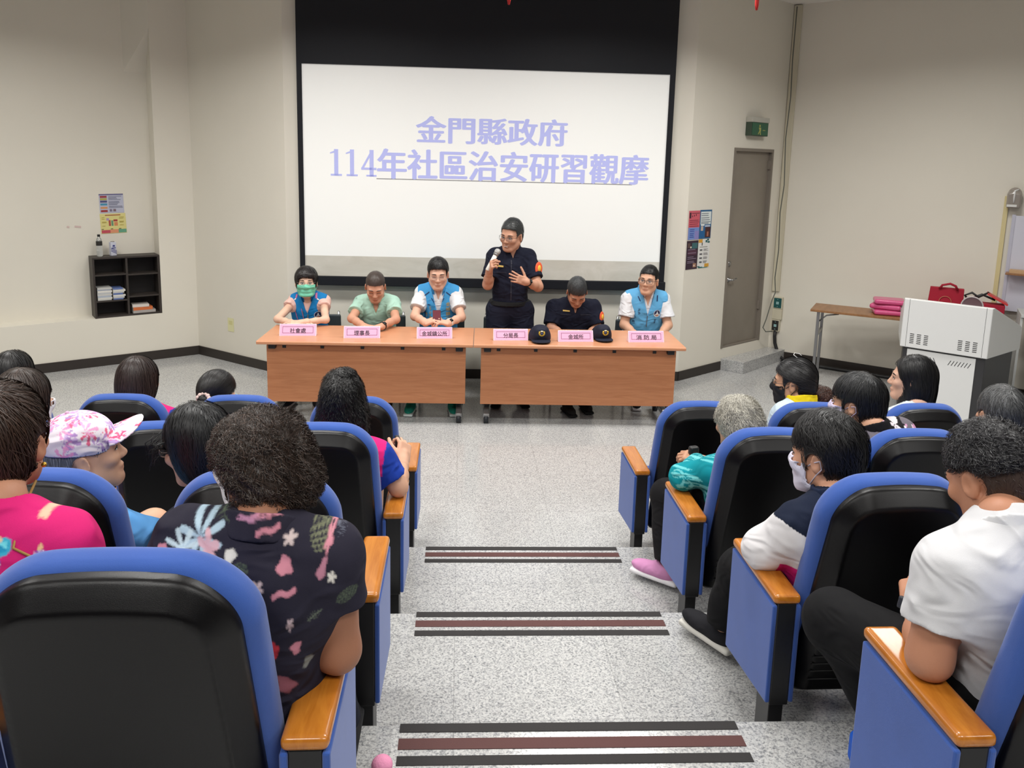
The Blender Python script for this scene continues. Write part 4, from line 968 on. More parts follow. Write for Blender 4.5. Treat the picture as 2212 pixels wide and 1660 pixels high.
    def trousers(s, col, h=.01, t=.016, m=None, ankle=.92, folds=.004, waist=.10, name='trousers', rk=1.0):
        J = s.J; k = J['k']; S = Sdf(); up = J['up']
        S.add(fat(ell(J['pel'], np.array((J['shw'] / 2 * .76 * J['fat'], .125 * k * J['fat'], .13 * k)), J['M']), t), .05)
        for q, lg in J['legs'].items():
            hp, kn, an = [np.asarray(v, float) for v in lg[:3]]; e = kn + (an - kn) * ankle
            S.add(fat(rcone(hp, kn, .088 * k * rk, .062 * k * rk), t), .05); S.add(cutp(fat(rcone(kn, e + (an - kn) * .1, .062 * k * rk, .05 * k * rk), t), e, an - kn), .03)
        S.post.append(lambda p, d: np.where((p - J['pel']) @ J['f'] < .15, np.maximum(d, (p - J['pel'] - up * waist) @ up), d))
        S.post.insert(0, lambda p, d: d + folds * vnoise(p, 30, 9))
        return s.obj(name, S, h, m or CLOTH, col)
    def shoes(s, cu, cs=(230, 226, 220), L=.25, sock=None):
        for q, lg in s.J['legs'].items():
            an = np.asarray(lg[2], float); d = nrm(np.asarray((*lg[3], 0), float)); fl = an[2] - .085
            M = frame(d); P = lambda x, y, z: np.array((an[0], an[1], fl)) + M @ np.array((x, y, z)) * L / .25
            U = Sdf([(ell(P(0, .0, .05), np.array((.038, .055, .048)), M), 0), (ell(P(0, .1, .042), np.array((.044, .1, .034)), M), .03), (ell(P(0, .03, .055), np.array((.036, .06, .045)), M), .03)])
            U.post.append(lambda p, dd: np.maximum(dd, fl + .018 - p[..., 2])); U.sub(ell(P(0, -.005, .1), np.array((.03, .045, .03)), M), .006)
            so = Sdf([(rbox(P(0, .065, .014), np.array((.043, .13, .014)), .012, M), 0)])
            ob = s.obj('shoe', U, .0055, CLOTH, lc(cu)); s.obj('sole', so, .006, KNIT, lc(cs), parent=ob)
    # ---- face details
    def eyes(s, closed=False, gap=.031, z=0.0, brow=(40, 34, 32), bz=.0215, brow_t=.0036):
        h = s.h; K = h.k
        for q in (-1, 1):
            e = MB(); c = h.P((q * gap, .0845, z - .001)); Mq = Matrix([list(r_) for r_ in h.M]).to_4x4()
            if not closed: e.ball(c - s.root, (.0125 * K, .006 * K, .0048 * K), Mq); eo = e.build('eye', EYEW, s.t); i = MB(); i.ball(h.P((q * gap, .0882, z - .0005)) - s.root, (.0055 * K, .0035 * K, .0046 * K), Mq); i.build('iris', EYED, eo)
            lid = MB(); zz = z + (.0042 if not closed else -.004)
            lid.tube([h.P((q * (gap - .014), .0875, zz - .002)) - s.root, h.P((q * (gap - .005), .0915, zz + .001)) - s.root, h.P((q * (gap + .006), .0905, zz + .001)) - s.root, h.P((q * (gap + .016), .0835, zz - .002)) - s.root], .0014 * K, 6); lid.build('eyelid', EYED, s.t)
            b = MB(); pts = [(gap - .017, .0915, bz - .001), (gap - .004, .093, bz + .003), (gap + .01, .089, bz + .003), (gap + .021, .08, bz - .001)]
            b.tube([h.P((q * x, y, zz2)) - s.root for x, y, zz2 in pts], [brow_t * K * w for w in (.9, 1.05, .9, .4)], 6); b.build('eyebrow', mat('brow_%d' % brow[0], brow, .8), s.t)
    def glasses(s, col=(40, 36, 34), r=(.024, .017), z=-.001, th=.0013, square=.0, metal=0.0, half=False):
        h = s.h; G = MB(); Ln = MB(); fm = mat('specs_%d' % col[0], col, .3, .5, metal)
        for q in (-1, 1):
            pts = []
            for t in np.linspace(0, 2 * pi, 25)[:-1]:
                cx, cz = cos(t), sin(t); sq = 1.0 / max(abs(cx), abs(cz)) if square else 1.0; m_ = 1 + (sq - 1) * square
                x = q * .033 + r[0] * cx * m_; pts.append(h.P((x, .107 - .22 * abs(x - 0) ** 1.0 * .5, z + r[1] * cz * m_)) - s.root)
            G.tube(pts, th * h.k, 6, closed=True); Ln.add(pts, [tuple(range(24))])
            G.tube([h.P((q * .057, .099, z + .006)) - s.root, h.P((q * .074 * h.wd, .07, z + .006)) - s.root, h.P((q * .082 * h.wd, .01, z + .008)) - s.root, h.P((q * .082 * h.wd, -.02, z - .002)) - s.root], th * 1.1 * h.k, 6)
        G.tube([h.P((-.01, .106, z + .004)) - s.root, h.P((0, .109, z + .006)) - s.root, h.P((.01, .106, z + .004)) - s.root], th * h.k, 6)
        g = G.build('glasses', fm, s.t); Ln.build('lenses', LENS, g)
    def mask(s, col, top=.0, drop=-.118, low=None, loops=True, pleats=False):
        h = s.h; f = h.sdf
        def d(p):
            q = h.L(p); b = np.abs(f(p) - .0065 * h.k) - .003 * h.k
            w_ = .072 * h.wd; x = np.abs(q[..., 0]); tz = top + .004 - .0 * x
            reg = np.maximum.reduce([x - w_ + .15 * np.clip(-.06 - q[..., 2], 0, .1), q[..., 2] - tz - np.clip(.012 - x, 0, .02) * .5, drop - q[..., 2], .018 - q[..., 1]])
            if pleats: b = b - .0014 * np.cos(q[..., 2] * 190)
            return np.maximum(b, reg * h.k)
        bbp = [h.P((x, y, z)) for x in (-.085, .085) for y in (.0, .125) for z in (-.14, .03)]; d.bb = (np.min(bbp, 0), np.max(bbp, 0))
        ob = s.obj('face_mask', Sdf([(d, 0)]), .0032, KNIT, lc(col))
        if loops:
            for q in (-1, 1):
                k = MB(); k.tube([h.P((q * x * h.wd, y, z)) - s.root for x, y, z in ((.066, .03, top - .008), (.082, .006, top + .012), (.09, -.022, .006), (.088, -.026, -.02), (.082, -.006, -.042), (.068, .022, -.08))], .0018 * h.k, 6)
                k.build('ear_loop', mat('loop_%d_%d' % (col[0], col[1]), col, .6), ob)
        return ob
    # ---- hair
    def hair(s, shell, col, strands=1400, length=.06, flow=None, h=.005, width=.0016, curl=0.0, freq=9.0, lift=(.001, .004), seg=7, jitter=.25, tipfree=0.0, thresh=None, tone=.35, scalp_tone=None, root_sel=None, name='hair', grav=1.0, crown=(0, -.045, .11)):
        """shell: Sdf of the hair volume; strands follow its surface"""
        h_, K = s.h, s.h.k
        V, Q = shell.mesh(h); base = lc(col)
        C = np.tile(base * (.75 if scalp_tone is None else scalp_tone), (len(V), 1)); r_ = np.random.default_rng(len(V))
        def grad(p):
            e = .002; g = np.stack([shell(p + np.eye(3)[i] * e) - shell(p - np.eye(3)[i] * e) for i in range(3)], -1)
            return g / (np.linalg.norm(g, axis=-1, keepdims=True) + 1e-9)
        idx = r_.integers(0, len(V), strands * 2); p = V[idx]
        if root_sel is not None: p = p[root_sel(h_.L(p))]
        p = p[:strands].copy(); n = len(p); cr = h_.P(crown)
        ph = r_.random(n) * 6.28; ln = length * (0.7 + .6 * r_.random(n)) * K; step = ln / seg; pts = []; lf = lift[0] + (lift[1] - lift[0]) * r_.random(n)
        jit = r_.normal(size=(n, 3)) * jitter
        for i in range(seg + 1):
            N_ = grad(p); d = shell(p); tgt = lf * K * (1 + tipfree * i / seg * 6)
            pts.append((p + N_ * (tgt - d)[:, None], N_))
            v = flow(h_.L(p)) @ h_.M.T if flow else nrm0(p - cr) * .6 + np.array((0, 0, -grav))
            v = v + jit + (curl and (np.cos(ph + i * freq / seg * 2)[:, None] * np.cross(N_, np.array((.3, .2, 1))) * curl * 18))
            v = v - N_ * (v * N_).sum(1, keepdims=True); v = v / (np.linalg.norm(v, axis=1, keepdims=True) + 1e-9)
            p = pts[-1][0] + v * step[:, None]
        PV, NV = np.stack([a for a, b in pts], 1), np.stack([b for a, b in pts], 1)
        keep = np.ones(n, bool); ql = h_.L(PV)
        for sg in (-1, 1):                                   # keep strands off an uncovered ear and off the face
            if shell(h_.P((sg * .086, -.004, -.012))[None])[0] > .002: keep &= ~((np.linalg.norm(ql - np.array((sg * .086, .0, -.012)), axis=-1) < .034).any(1))
        if shell(h_.P((0, .09, 0))[None])[0] > .004: keep &= ~(((ql[..., 1] > .055) & (ql[..., 2] < .03) & (np.abs(ql[..., 0]) < .07)).any(1))
        PV, NV, n = PV[keep], NV[keep], int(keep.sum()); ph = ph[keep]
        if curl: t = np.arange(seg + 1) / seg; PV = PV + NV * (curl * np.sin(ph[:, None] + t * freq) * (.5 + t))[..., None] * K
        T = np.gradient(PV, axis=1); Sd = np.cross(T, NV); Sd /= np.linalg.norm(Sd, axis=-1, keepdims=True) + 1e-9
        wd = width * K * np.linspace(1, .35, seg + 1)[None, :, None]
        A, B = PV - Sd * wd / 2, PV + Sd * wd / 2 + NV * .0004
        RV = np.stack([A, B], 2).reshape(-1, 3); o = len(V)
        i0 = (np.arange(n)[:, None] * (seg + 1) + np.arange(seg)[None]).ravel() * 2 + o
        RQ = np.stack([i0, i0 + 1, i0 + 3, i0 + 2], 1)
        tn = (1 - tone / 2 + tone * 1.6 * r_.random(n) ** 2)[:, None, None] * base
        RC = np.repeat(np.broadcast_to(tn, (n, seg + 1, 3)).reshape(-1, 3), 2, 0)
        me = npmesh(np.concatenate([V, RV]) - s.root, np.concatenate([Q, RQ]), name, np.concatenate([C, RC]))
        return link(name, me, HAIRM, s.t)
def nrm0(v): return v / (np.linalg.norm(v, axis=-1, keepdims=True) + 1e-9)
def hair_cap(h, top=.012, side=.008, back=.01, hairline=.062, nape=-.07, temple=.035, ear_cut=True, wide=1.0, side_low=-.03):
    """close hair volume on the head (head units): face cut away, nape and sides trimmed"""
    K = h.k; S = Sdf(); w_ = h.wd * wide
    S.add(h.E((0, -.014, .036), (.0775 * w_ + side, .095 + back, .088 + top)), 0); S.add(h.E((0, -.03, -.02), (.066 * w_ + side, .074 + back, .07)), .02 * K)
    def post(p, d):
        q = h.L(p); x, y, z = np.abs(q[..., 0]), q[..., 1], q[..., 2]
        line = hairline - .35 * np.clip(x - .03, 0, .1)                     # front hairline height
        front = np.minimum(y - (temple - .25 * np.clip(line - z, 0, .2) * 0), line - z)      # in front of temple and under hairline
        low = np.where(y > -.035, side_low - z, nape - z)
        ear = np.hypot(y + .004, z + .012) - .034 if ear_cut else 1.0
        g = np.maximum(front, low)
        if ear_cut: g = np.maximum(g, np.where(x > .06, -ear, -1))
        return smax(d, g * K, .006 * K)
    S.post.append(post); return S
# ---------------------------------------------------------------- speakers' table: people facing the audience (person's right is image left)
TBL = (-1, 0, 0)
def seated_legs(x, y, zf, w=.1, fy=-1, knee=.40, k=1.0, foot=.02):
    return {q: ((x + s * w, y, zf + .55 * k), (x + s * (w + .03), y + fy * knee * k, zf + .52 * k), (x + s * (w + .02), y + fy * (knee + foot) * k, zf + .09), (s * .15, fy)) for q, s in (('L', -fy), ('R', fy))}
def text_chest(p, name, s, col, X0, X1, Z0, Z1, vertical=False, bold=.012, seg=None):
    """embroidery laid on the shirt front (facing -Y): vertices are dropped onto the cloth surface"""
    if vertical:
        n = len(s); VV = []; FF = []; o = 0
        for i, c in enumerate(s):
            v, f = text_mesh(c, 0, bold); v = fit(v, X0, X1, Z1 - (i + .92) * (Z1 - Z0) / n, Z1 - (i + .08) * (Z1 - Z0) / n); VV.append(v); FF += [tuple(a + o for a in q) for q in f]; o += len(v)
        v = np.concatenate(VV); f = FF
    else:
        v, f = text_mesh(s, 0, bold); v = fit(v, X0, X1, Z0, Z1)
    return lay(p, name, v, f, col)
def lay(p, name, v, f, col, S=None, y0=6.8, off=.003, parent=None):
    S = S or p.shirtS; P = np.stack([v[:, 0], np.full(len(v), y0), v[:, 1]], 1)
    for _ in range(40): d = S(P); P[:, 1] += np.clip(d, -.02, .05) * .9
    ok = np.abs(S(P)) < .012; f = [q for q in f if all(ok[i] for i in q)]
    P[~ok, 1] = P[ok, 1].mean() if ok.any() else y0
    P[:, 1] -= off
    return link(name, mesh_from(P - p.root, f, name), col, parent or p.t)
def onto(S, c, n):
    c = np.asarray(c, float) + n * .2
    for _ in range(60): c = c - n * np.clip(float(S(c[None])[0]), -.02, .03) * .9
    return c
def disc(cx, cz, rx, rz, n=20): t = np.linspace(0, 2 * pi, n + 1)[:-1]; return np.stack([cx + rx * np.cos(t), cz + rz * np.sin(t)], 1), [tuple(range(n))]
def strip(p, name, pts, wd, col, S=None, off=.004):
    """flat ribbon laid on the chest along a polyline of (x,z)"""
    q = np.array(pts, float); t = np.linspace(0, 1, 24); L_ = np.linspace(0, 1, len(q)); c = np.stack([np.interp(t, L_, q[:, 0]), np.interp(t, L_, q[:, 1])], 1)
    d = np.gradient(c, axis=0); n = np.stack([-d[:, 1], d[:, 0]], 1); n /= np.linalg.norm(n, axis=1, keepdims=True) + 1e-9
    v = np.concatenate([c - n * wd / 2, c + n * wd / 2]); m = len(c); return lay(p, name, v, [(i, i + 1, m + i + 1, m + i) for i in range(m - 1)], col, S, off=off)
def scribble(p, col, X0, X1, Z0, Z1, n, seed):
    """unreadable embroidered characters: short strokes in n stacked cells"""
    r = random.Random(seed); V = []; F = []; h = (Z1 - Z0) / n
    for i in range(n):
        z1 = Z1 - i * h
        for j in range(7):
            hor = j % 3 != 1; u, w_ = r.random() * .5, r.random() * .8 + .08; t = .0028
            if hor: a, b, c, d = X0 + u * .5 * (X1 - X0), X0 + (u * .5 + .5) * (X1 - X0), z1 - w_ * h, z1 - w_ * h - t
            else: a, b, c, d = X0 + w_ * (X1 - X0), X0 + w_ * (X1 - X0) + t, z1 - u * .6 * h - .1 * h, z1 - (u * .6 + .4) * h
            o = len(V); V += [(a, d), (b, d + t * .6), (b, c + t * .6), (a, c)]; F.append((o, o + 1, o + 2, o + 3))
    return lay(p, 'embroidery', np.array(V), F, col)
GOLD = mat('embroidery_gold', (206, 176, 96), .6); DARKB = mat('embroidery_navy', (28, 42, 84), .6); WHITEE = mat('embroidery_white', (232, 238, 242), .6); PINKE = mat('piping_pink', (206, 110, 160), .6); ORE = mat('patch_orange', (232, 96, 56), .6); YEL = mat('patch_yellow', (236, 190, 70), .6); REFL = mat('reflective_white', (244, 246, 246), .4); GREYZ = mat('zip_grey', (96, 110, 126), .5); NAVYP = mat('piping_navy', (22, 40, 92), .6); ORD = mat('logo_orange', (214, 120, 70), .6)
def vest(p, col, t=.02, h=.006, vneck=(.075, .2), seed=1, hem=None):
    r = p.J['k']
    return p.garment('vest', t, h, lc(col), {}, hem=hem, neck=.012, vneck=vneck, folds=.0025, seed=seed, armhole=p.J['shw'] / 2 - .022 * r, m=KNIT)
def emblem(p, x, z, r):
    v, f = disc(x, z, r, r, 28); lay(p, 'emblem', v, f, WHITEE, off=.004); v, f = disc(x, z + r * .1, r * .86, r * .8, 24); e = lay(p, 'emblem_field', v, f, DARKB, off=.005)
    v = np.array([(x - r * .8, z - r * .45), (x + r * .8, z - r * .45), (x + r * .22, z + r * .1), (x, z + r * .72), (x - r * .22, z + r * .1)]); lay(p, 'emblem_peak', v, [(0, 1, 2, 3, 4)], WHITEE, off=.006)
    v, f = disc(x, z - r * .5, r * .26, r * .22); lay(p, 'emblem_flower', v, f, ORD, off=.007)
def watch(p, q, col=(20, 20, 22), r=.031, at=.06, strapc=None):
    E, W = p.J['arm'][q]; d = nrm(E - W); c = W + d * at * .5; u = nrm(np.cross(d, (0.3, 0.2, 1))); v = np.cross(d, u); k = MB()
    pts = [c + (u * cos(t) + v * sin(t)) * r * p.J['k'] - p.root for t in np.linspace(0, 2 * pi, 21)[:-1]]
    k.tube(pts, .006, 8, closed=True); k.tube([a + d * .007 for a in pts], .006, 8, closed=True); w_ = k.build('watch', mat('watch_%d' % col[0], col, .35), p.t)
    f = nrm(np.array((0, -1, .5))); f = nrm(f - d * (f @ d)); M = np.stack([np.cross(f, d), d, f], 1)
    sdf_obj('watch_face', Sdf([(rbox(c + f * (r * p.J['k'] + .004), (.016, .017, .006), .004, M), 0)]), .003, mat('watch_glass', (14, 14, 16), .1, .5), w_, None, p.root)

# --- woman in green mask and blue vest
def w1():
    h = Head((-1.43, 7.30, 1.105), head_frame(170, 4), 1.13)
    p = Person('seated woman in green face mask and royal blue vest, leftmost at the tables', h, (-1.43, 7.45, 0), (224, 184, 160))
    p.pose((-1.425, 7.37, .972), (-1.42, 7.5, .57), .385, {'R': ((-1.665, 7.14, .785), (-1.47, 6.975, .775)), 'L': ((-1.225, 7.12, .79), (-1.42, 6.965, .79))}, seated_legs(-1.42, 7.48, 0), 1.02, .95, sh_dir=TBL)
    p.body(hand={'R': dict(d=(1, -.15, .02), n=(0, -.4, 1), side=-1, curl=(15, 15, 18, 20)), 'L': dict(d=(-1, -.1, .0), n=(0, -.3, 1), side=1, curl=(15, 15, 18, 20))}, hh=.0045, arm_r=.8, neck_r=.85)
    p.eyes(brow=(60, 48, 44)); p.glasses((176, 160, 150), (.024, .018), th=.0008, metal=.6)
    p.mask((120, 206, 176), -.014, -.112, pleats=True)
    p.garment('blouse', .009, .008, lc((238, 196, 184)), {'R': .34, 'L': .34}, hem=-.02, neck=.02, folds=.003)
    vest(p, (18, 124, 190), .024, vneck=(.05, .13), seed=3)
    p.collar(lc((24, 118, 182)), rise=.06, gap=.03, th=.005, t=.016, low=-.02)
    J = p.J; cx = -1.42
    strip(p, 'zip', [(cx + .005, .86), (cx + .0, .70)], .012, GREYZ)
    for q, s in (('L', -1), ('R', 1)): pass
    strip(p, 'collar_stripe', [(-1.525, .985), (-1.53, .955)], .016, PINKE); strip(p, 'collar_stripe', [(-1.345, 1.0), (-1.34, .955)], .016, PINKE)
    for i in range(3):
        strip(p, 'reflective_dash', [(-1.53 - .022 * i, .95 - .017 * i), (-1.545 - .022 * i, .938 - .017 * i)], .01, REFL); strip(p, 'reflective_dash', [(-1.335 + .022 * i, .952 - .013 * i), (-1.318 + .022 * i, .942 - .013 * i)], .01, REFL)
    strip(p, 'side_piping', [(-1.555, .885), (-1.535, .82), (-1.515, .74)], .007, PINKE); strip(p, 'pocket_zip', [(-1.465, .84), (-1.458, .77)], .008, GREYZ); strip(p, 'pocket_piping', [(-1.475, .86), (-1.45, .72)], .005, PINKE)
    emblem(p, -1.325, .795, .036)
    p.trousers(lc((30, 38, 74)), h=.012); p.shoes((50, 50, 56))
    s = hair_cap(h, .016, .016, .018, .05, -.1, .03, ear_cut=False, side_low=-.065)
    K = h.k
    p.hair(s, (34, 30, 31), 900, .09, None, .006, .0022, lift=(.001, .004), jitter=.15)
    b = Sdf([(h.E((-.0, -.1, -.03), (.035, .04, .05)), 0)]); p.hair(b, (34, 30, 31), 150, .05, None, .008, .002, name='hair_bun')
    fr = Sdf([(h.E((0, .066, .062), (.062, .03, .034)), 0), (h.E((-.066, .045, .03), (.014, .03, .05)), .02), (h.E((.066, .045, .03), (.014, .03, .05)), .02)]); fr.sub(h.E((0, .1, .01), (.04, .04, .034)), .01); fr.sub(h.E((.008, .105, .034), (.028, .05, .036)), .01)
    p.hair(fr, (36, 31, 31), 260, .05, lambda q: np.stack([q[:, 0] * 6, q[:, 1] * 0, -np.ones(len(q))], 1), .005, .002, lift=(.001, .003), jitter=.1, name='fringe')
    return p
w1()

# --- elderly man in mint polo, looking down
def m2():
    h = Head((-.783, 7.235, 1.085), head_frame(177, -27), 1.13, .97)
    p = Person('man with cropped hair in mint polo shirt looking down at table', h, (-.78, 7.45, 0), (204, 152, 126))
    p.pose((-.785, 7.345, .968), (-.78, 7.5, .57), .42, {'R': ((-.99, 7.14, .80), (-.86, 6.93, .775)), 'L': ((-.585, 7.12, .80), (-.70, 6.9, .775))}, seated_legs(-.78, 7.48, 0), 1.06, 1.0, sh_dir=TBL)
    p.body(hand={'R': dict(d=(.8, -.5, 0), n=(0, 0, 1), side=-1), 'L': dict(d=(-.85, -.45, 0), n=(0, 0, 1), side=1)}, hh=.0045, neck_r=1.0, arm_r=.9)
    p.eyes(closed=True, brow=(70, 60, 56)); mint = lc((176, 214, 196))
    p.garment('polo_shirt', .014, .006, mint, {'R': .62, 'L': .62}, hem=-.05, neck=.006, vneck=(.045, .11), folds=.005, seed=4, sl_r=(.058, .06))
    p.collar(mint * .96, rise=.02, low=-.035, gap=.022, t=.016, flap=.006, th=.006)
    p.trousers(lc((40, 42, 48)), h=.012); p.shoes((60, 54, 50))
    s = hair_cap(h, .004, .003, .003, .058, -.075, .04); p.hair(s, (78, 66, 60), 1500, .012, None, .005, .0016, lift=(.0005, .002), jitter=.6, tone=.4)
    watch(p, 'L', (30, 30, 32))
    # cheek folds of the downturned face
    return p
m2()

# --- man with phone, light blue vest over white polo
def m3():
    h = Head((-.205, 7.29, 1.205), head_frame(178, -9), 1.15, 1.0, jaw=1.08)
    p = Person('man in sky blue vest and white polo holding a phone at table', h, (-.2, 7.45, 0), (222, 176, 152))
    p.pose((-.20, 7.37, 1.075), (-.2, 7.5, .58), .44, {'R': ((-.415, 7.2, .815), (-.30, 6.98, .80)), 'L': ((.02, 7.2, .81), (-.105, 6.97, .80))}, {'R': ((-.31, 7.48, .56), (-.4, 7.06, .57), (-.425, 6.88, .09), (-.1, -1)), 'L': ((-.09, 7.48, .56), (-.04, 7.06, .57), (-.05, 6.88, .09), (.1, -1))}, 1.08, 1.0, sh_dir=TBL)
    p.body(hand={'R': dict(d=(.75, -.3, .35), n=(-.5, -.3, .7), side=-1, curl=(35, 40, 45, 50)), 'L': dict(d=(-.85, -.3, .25), n=(.3, -.2, 1), side=1, curl=(45, 45, 50, 50))}, hh=.0045, arm_r=.92)
    p.eyes(closed=True, brow=(46, 38, 36)); p.glasses((150, 140, 134), (.025, .019), th=.0008, metal=.7)
    white = lc((232, 234, 236)); sky = lc((70, 160, 220))
    p.garment('polo_shirt', .012, .007, white, {'R': .66, 'L': .66}, hem=0, neck=.006, vneck=(.03, .1), folds=.004, seed=5, sl_r=(.058, .06))
    vest(p, (70, 160, 220), .027, vneck=(.062, .25), seed=6)
    p.collar(sky, rise=.07, low=-.03, gap=.036, t=.024, flap=.010, th=.005, name='vest_collar')
    p.collar(white, rise=.05, low=-.02, gap=.026, t=.008, th=.004, name='shirt_collar')
    strip(p, 'zip', [(-.205, .83), (-.203, .72)], .011, NAVYP); strip(p, 'front_piping', [(-.265, .98), (-.215, .90), (-.206, .83)], .007, NAVYP); strip(p, 'front_piping', [(-.145, .98), (-.195, .90), (-.206, .83)], .007, NAVYP)
    strip(p, 'shoulder_piping', [(-.285, 1.035), (-.345, .985)], .008, NAVYP); strip(p, 'shoulder_piping', [(-.125, 1.035), (-.05, .975)], .008, NAVYP); strip(p, 'side_piping', [(-.325, .92), (-.325, .74)], .008, NAVYP); strip(p, 'chest_mark', [(-.30, .915), (-.275, .912)], .008, DARKB)
    text_chest(p, 'embroidery', '金城鎮公', GOLD, -.127, -.085, .755, .945, True)
    scribble(p, GOLD, -.285, -.255, .76, .90, 3, 1); scribble(p, GOLD, -.32, -.295, .79, .84, 1, 2)
    p.trousers(lc((34, 36, 46)), h=.012); p.shoes((38, 146, 124), (222, 232, 228))
    s = hair_cap(h, .018, .007, .01, .064, -.075, .042); p.hair(s, (28, 27, 28), 1500, .05, lambda q: np.stack([q[:, 0] * 8 + .1, .2 - q[:, 1] * 4, -.15 - (np.abs(q[:, 0]) > .05) * 1.], 1), .005, .002, lift=(.001, .005), jitter=.25)
    watch(p, 'L', (224, 222, 214))
    return p
m3()
ph = thing('smartphone', 'dark smartphone with reddish screen held over the pink card', 'phone', (-.2, 6.925, .815), R(4))
MB().box(-.037, .037, -.005, .005, -.01, .13, M=Matrix.Rotation(R(-42), 4, 'X')).build('body', mat('phone_black', (26, 24, 28), .3), ph, bevel=.004)
MB().box(-.034, .034, -.0062, -.0048, -.004, .125, M=Matrix.Rotation(R(-42), 4, 'X')).build('back_glass', mat('phone_red', (104, 50, 60), .12, .5), ph)

# --- standing officer with microphone
NAVY = (25, 28, 44)
def stand():
    h = Head((.478, 7.245, 1.585), head_frame(212, -9, -4), 1.16, 1.02, jaw=1.15)
    p = Person('standing police officer in navy uniform speaking into microphone', h, (.485, 7.3, 0), (196, 146, 120))
    p.pose((.485, 7.335, 1.455), (.48, 7.33, .885), .445, {'R': ((.262, 7.2, 1.125), (.27, 7.075, 1.28)), 'L': ((.735, 7.19, 1.115), (.612, 7.02, 1.185))},
           {'R': ((.38, 7.32, .86), (.37, 7.27, .47), (.37, 7.13, .09), (-.15, -1)), 'L': ((.59, 7.32, .86), (.60, 7.27, .47), (.60, 7.13, .09), (.15, -1))}, 1.09, 1.0, sh_dir=(-1, -.12, 0))
    p.body(hand={'R': dict(d=(.18, -.62, .6), n=(-.9, -.35, .1), side=-1, curl=(62, 62, 64, 64), spread=2, thumb=(20, 40), thumb_curl=40, k=1.12), 'L': dict(d=(-.93, -.12, .33), n=(-.1, -1, .12), side=1, curl=(8, 10, 14, 20), spread=8, thumb=(52, 12), thumb_curl=6, k=1.05)}, hh=.0042, arm_r=1.08, neck_r=1.05)
    p.eyes(brow=(46, 40, 38)); p.glasses((46, 36, 36), (.025, .0165), th=.0011, square=.4)
    tm = MB(); tm.tube([h.P((x, .098 - abs(x) * 8 * abs(x), -.0685 - .02 * (x * 40) ** 2 * .1)) - p.root for x in np.linspace(-.016, .016, 7)], .0028 * h.k, 6); tm.build('teeth', mat('teeth', (206, 196, 186), .4), p.t)
    n = lc(NAVY)
    p.garment('uniform_shirt', .014, .006, n, {'R': .74, 'L': .74}, hem=.06, neck=.006, vneck=(.035, .085), folds=.005, seed=8, sl_r=(.06, .062))
    p.collar(n, rise=.035, low=-.03, gap=.022, t=.014, flap=.007, th=.006)
    strip(p, 'placket', [(.478, 1.36), (.482, .98)], .012, mat('placket_navy', (32, 34, 50), .7), off=.003)
    for z in (1.33, 1.24, 1.15, 1.06): v, f = disc(.48, z, .006, .006, 10); lay(p, 'button', v, f, mat('button_dark', (60, 62, 72), .4), off=.006)
    v = np.array([(.33, 1.298), (.405, 1.292), (.405, 1.308), (.33, 1.314)]); lay(p, 'name_bar', v, [(0, 1, 2, 3)], GOLD, off=.006)
    for xa, xb in ((.34, .435), (.53, .625)): strip(p, 'pocket_flap', [(xa, 1.245), (xb, 1.242)], .008, mat('placket_navy', (32, 34, 50), .7), off=.004)
    # shoulder patch on the outer left sleeve
    E = p.J['arm']['L'][0]; S0 = p.J['sh']['L']; c = S0 * .62 + E * .38 + np.array((.045, -.055, 0)); pn = nrm((.62, -.75, .12)); ax = nrm(E - S0); M = np.stack([np.cross(ax, pn), ax, pn], 1)
    c = onto(p.shirtS, c, pn); sdf_obj('shoulder_patch', Sdf([(ell(c, (.042, .056, .010), M), 0)]), .004, ORE, p.t, None, p.root); sdf_obj('patch_bird', Sdf([(ell(c + pn * .006, (.02, .028, .012), M), 0)]), .004, YEL, p.t, None, p.root)
    p.trousers(n * 1.02, h=.01, waist=.075, rk=1.15, t=.02)
    bl = Sdf([(cutp(cutp(fat(ell(p.J['pel'], np.array((p.J['shw'] / 2 * .76 * 1.12, .125 * 1.09 * 1.12, .13 * 1.09)), p.J['M']), .026), p.J['pel'] + [0, 0, .078], (0, 0, 1)), p.J['pel'] + [0, 0, .038], (0, 0, -1)), 0)]); p.obj('belt', bl, .006, KNIT, lc((14, 14, 16)))
    p.shoes((30, 28, 28), (24, 24, 24), .28)
    s = hair_cap(h, .02, .005, .008, .07, -.07, .04); p.hair(s, (62, 64, 64), 1600, .045, lambda q: np.stack([q[:, 0] * 6 - .3, -.4 + q[:, 1] * 0, .0 - (np.abs(q[:, 0]) > .055) * 1.2], 1), .005, .002, lift=(.001, .005), jitter=.3, tone=.6)
    watch(p, 'L', (24, 24, 26), .033, .03)
    return p
stand()
mb_, mt_ = np.array((.248, 7.035, 1.283)), np.array((.352, 7.06, 1.475)); ma = nrm(mt_ - mb_); mc = thing('microphone', 'white wireless microphone with silver head held to the mouth', 'microphone', tuple(mb_))
MQ = Matrix([list(r_) for r_ in frame(nrm(np.cross(ma, (1, 0, 0))), ma)]).to_4x4(); ML_ = float(np.linalg.norm(mt_ - mb_))
fm_ = np.stack([nrm(np.cross((0, 1, 0), ma)), np.cross(ma, nrm(np.cross((0, 1, 0), ma))), ma], 1); MQ = Matrix([list(r_) for r_ in fm_]).to_4x4()
MB().lathe([(.017, 0), (.019, .004), (.02, .06), (.021, ML_ * .72)], 18, MQ).build('handle', mat('mic_white', (228, 226, 218), .35), mc)
MB().lathe([(.022, ML_ * .71), (.026, ML_ * .75), (.027, ML_ * .78), (.024, ML_ * .8)], 18, MQ).build('ring', CHROME, mc)
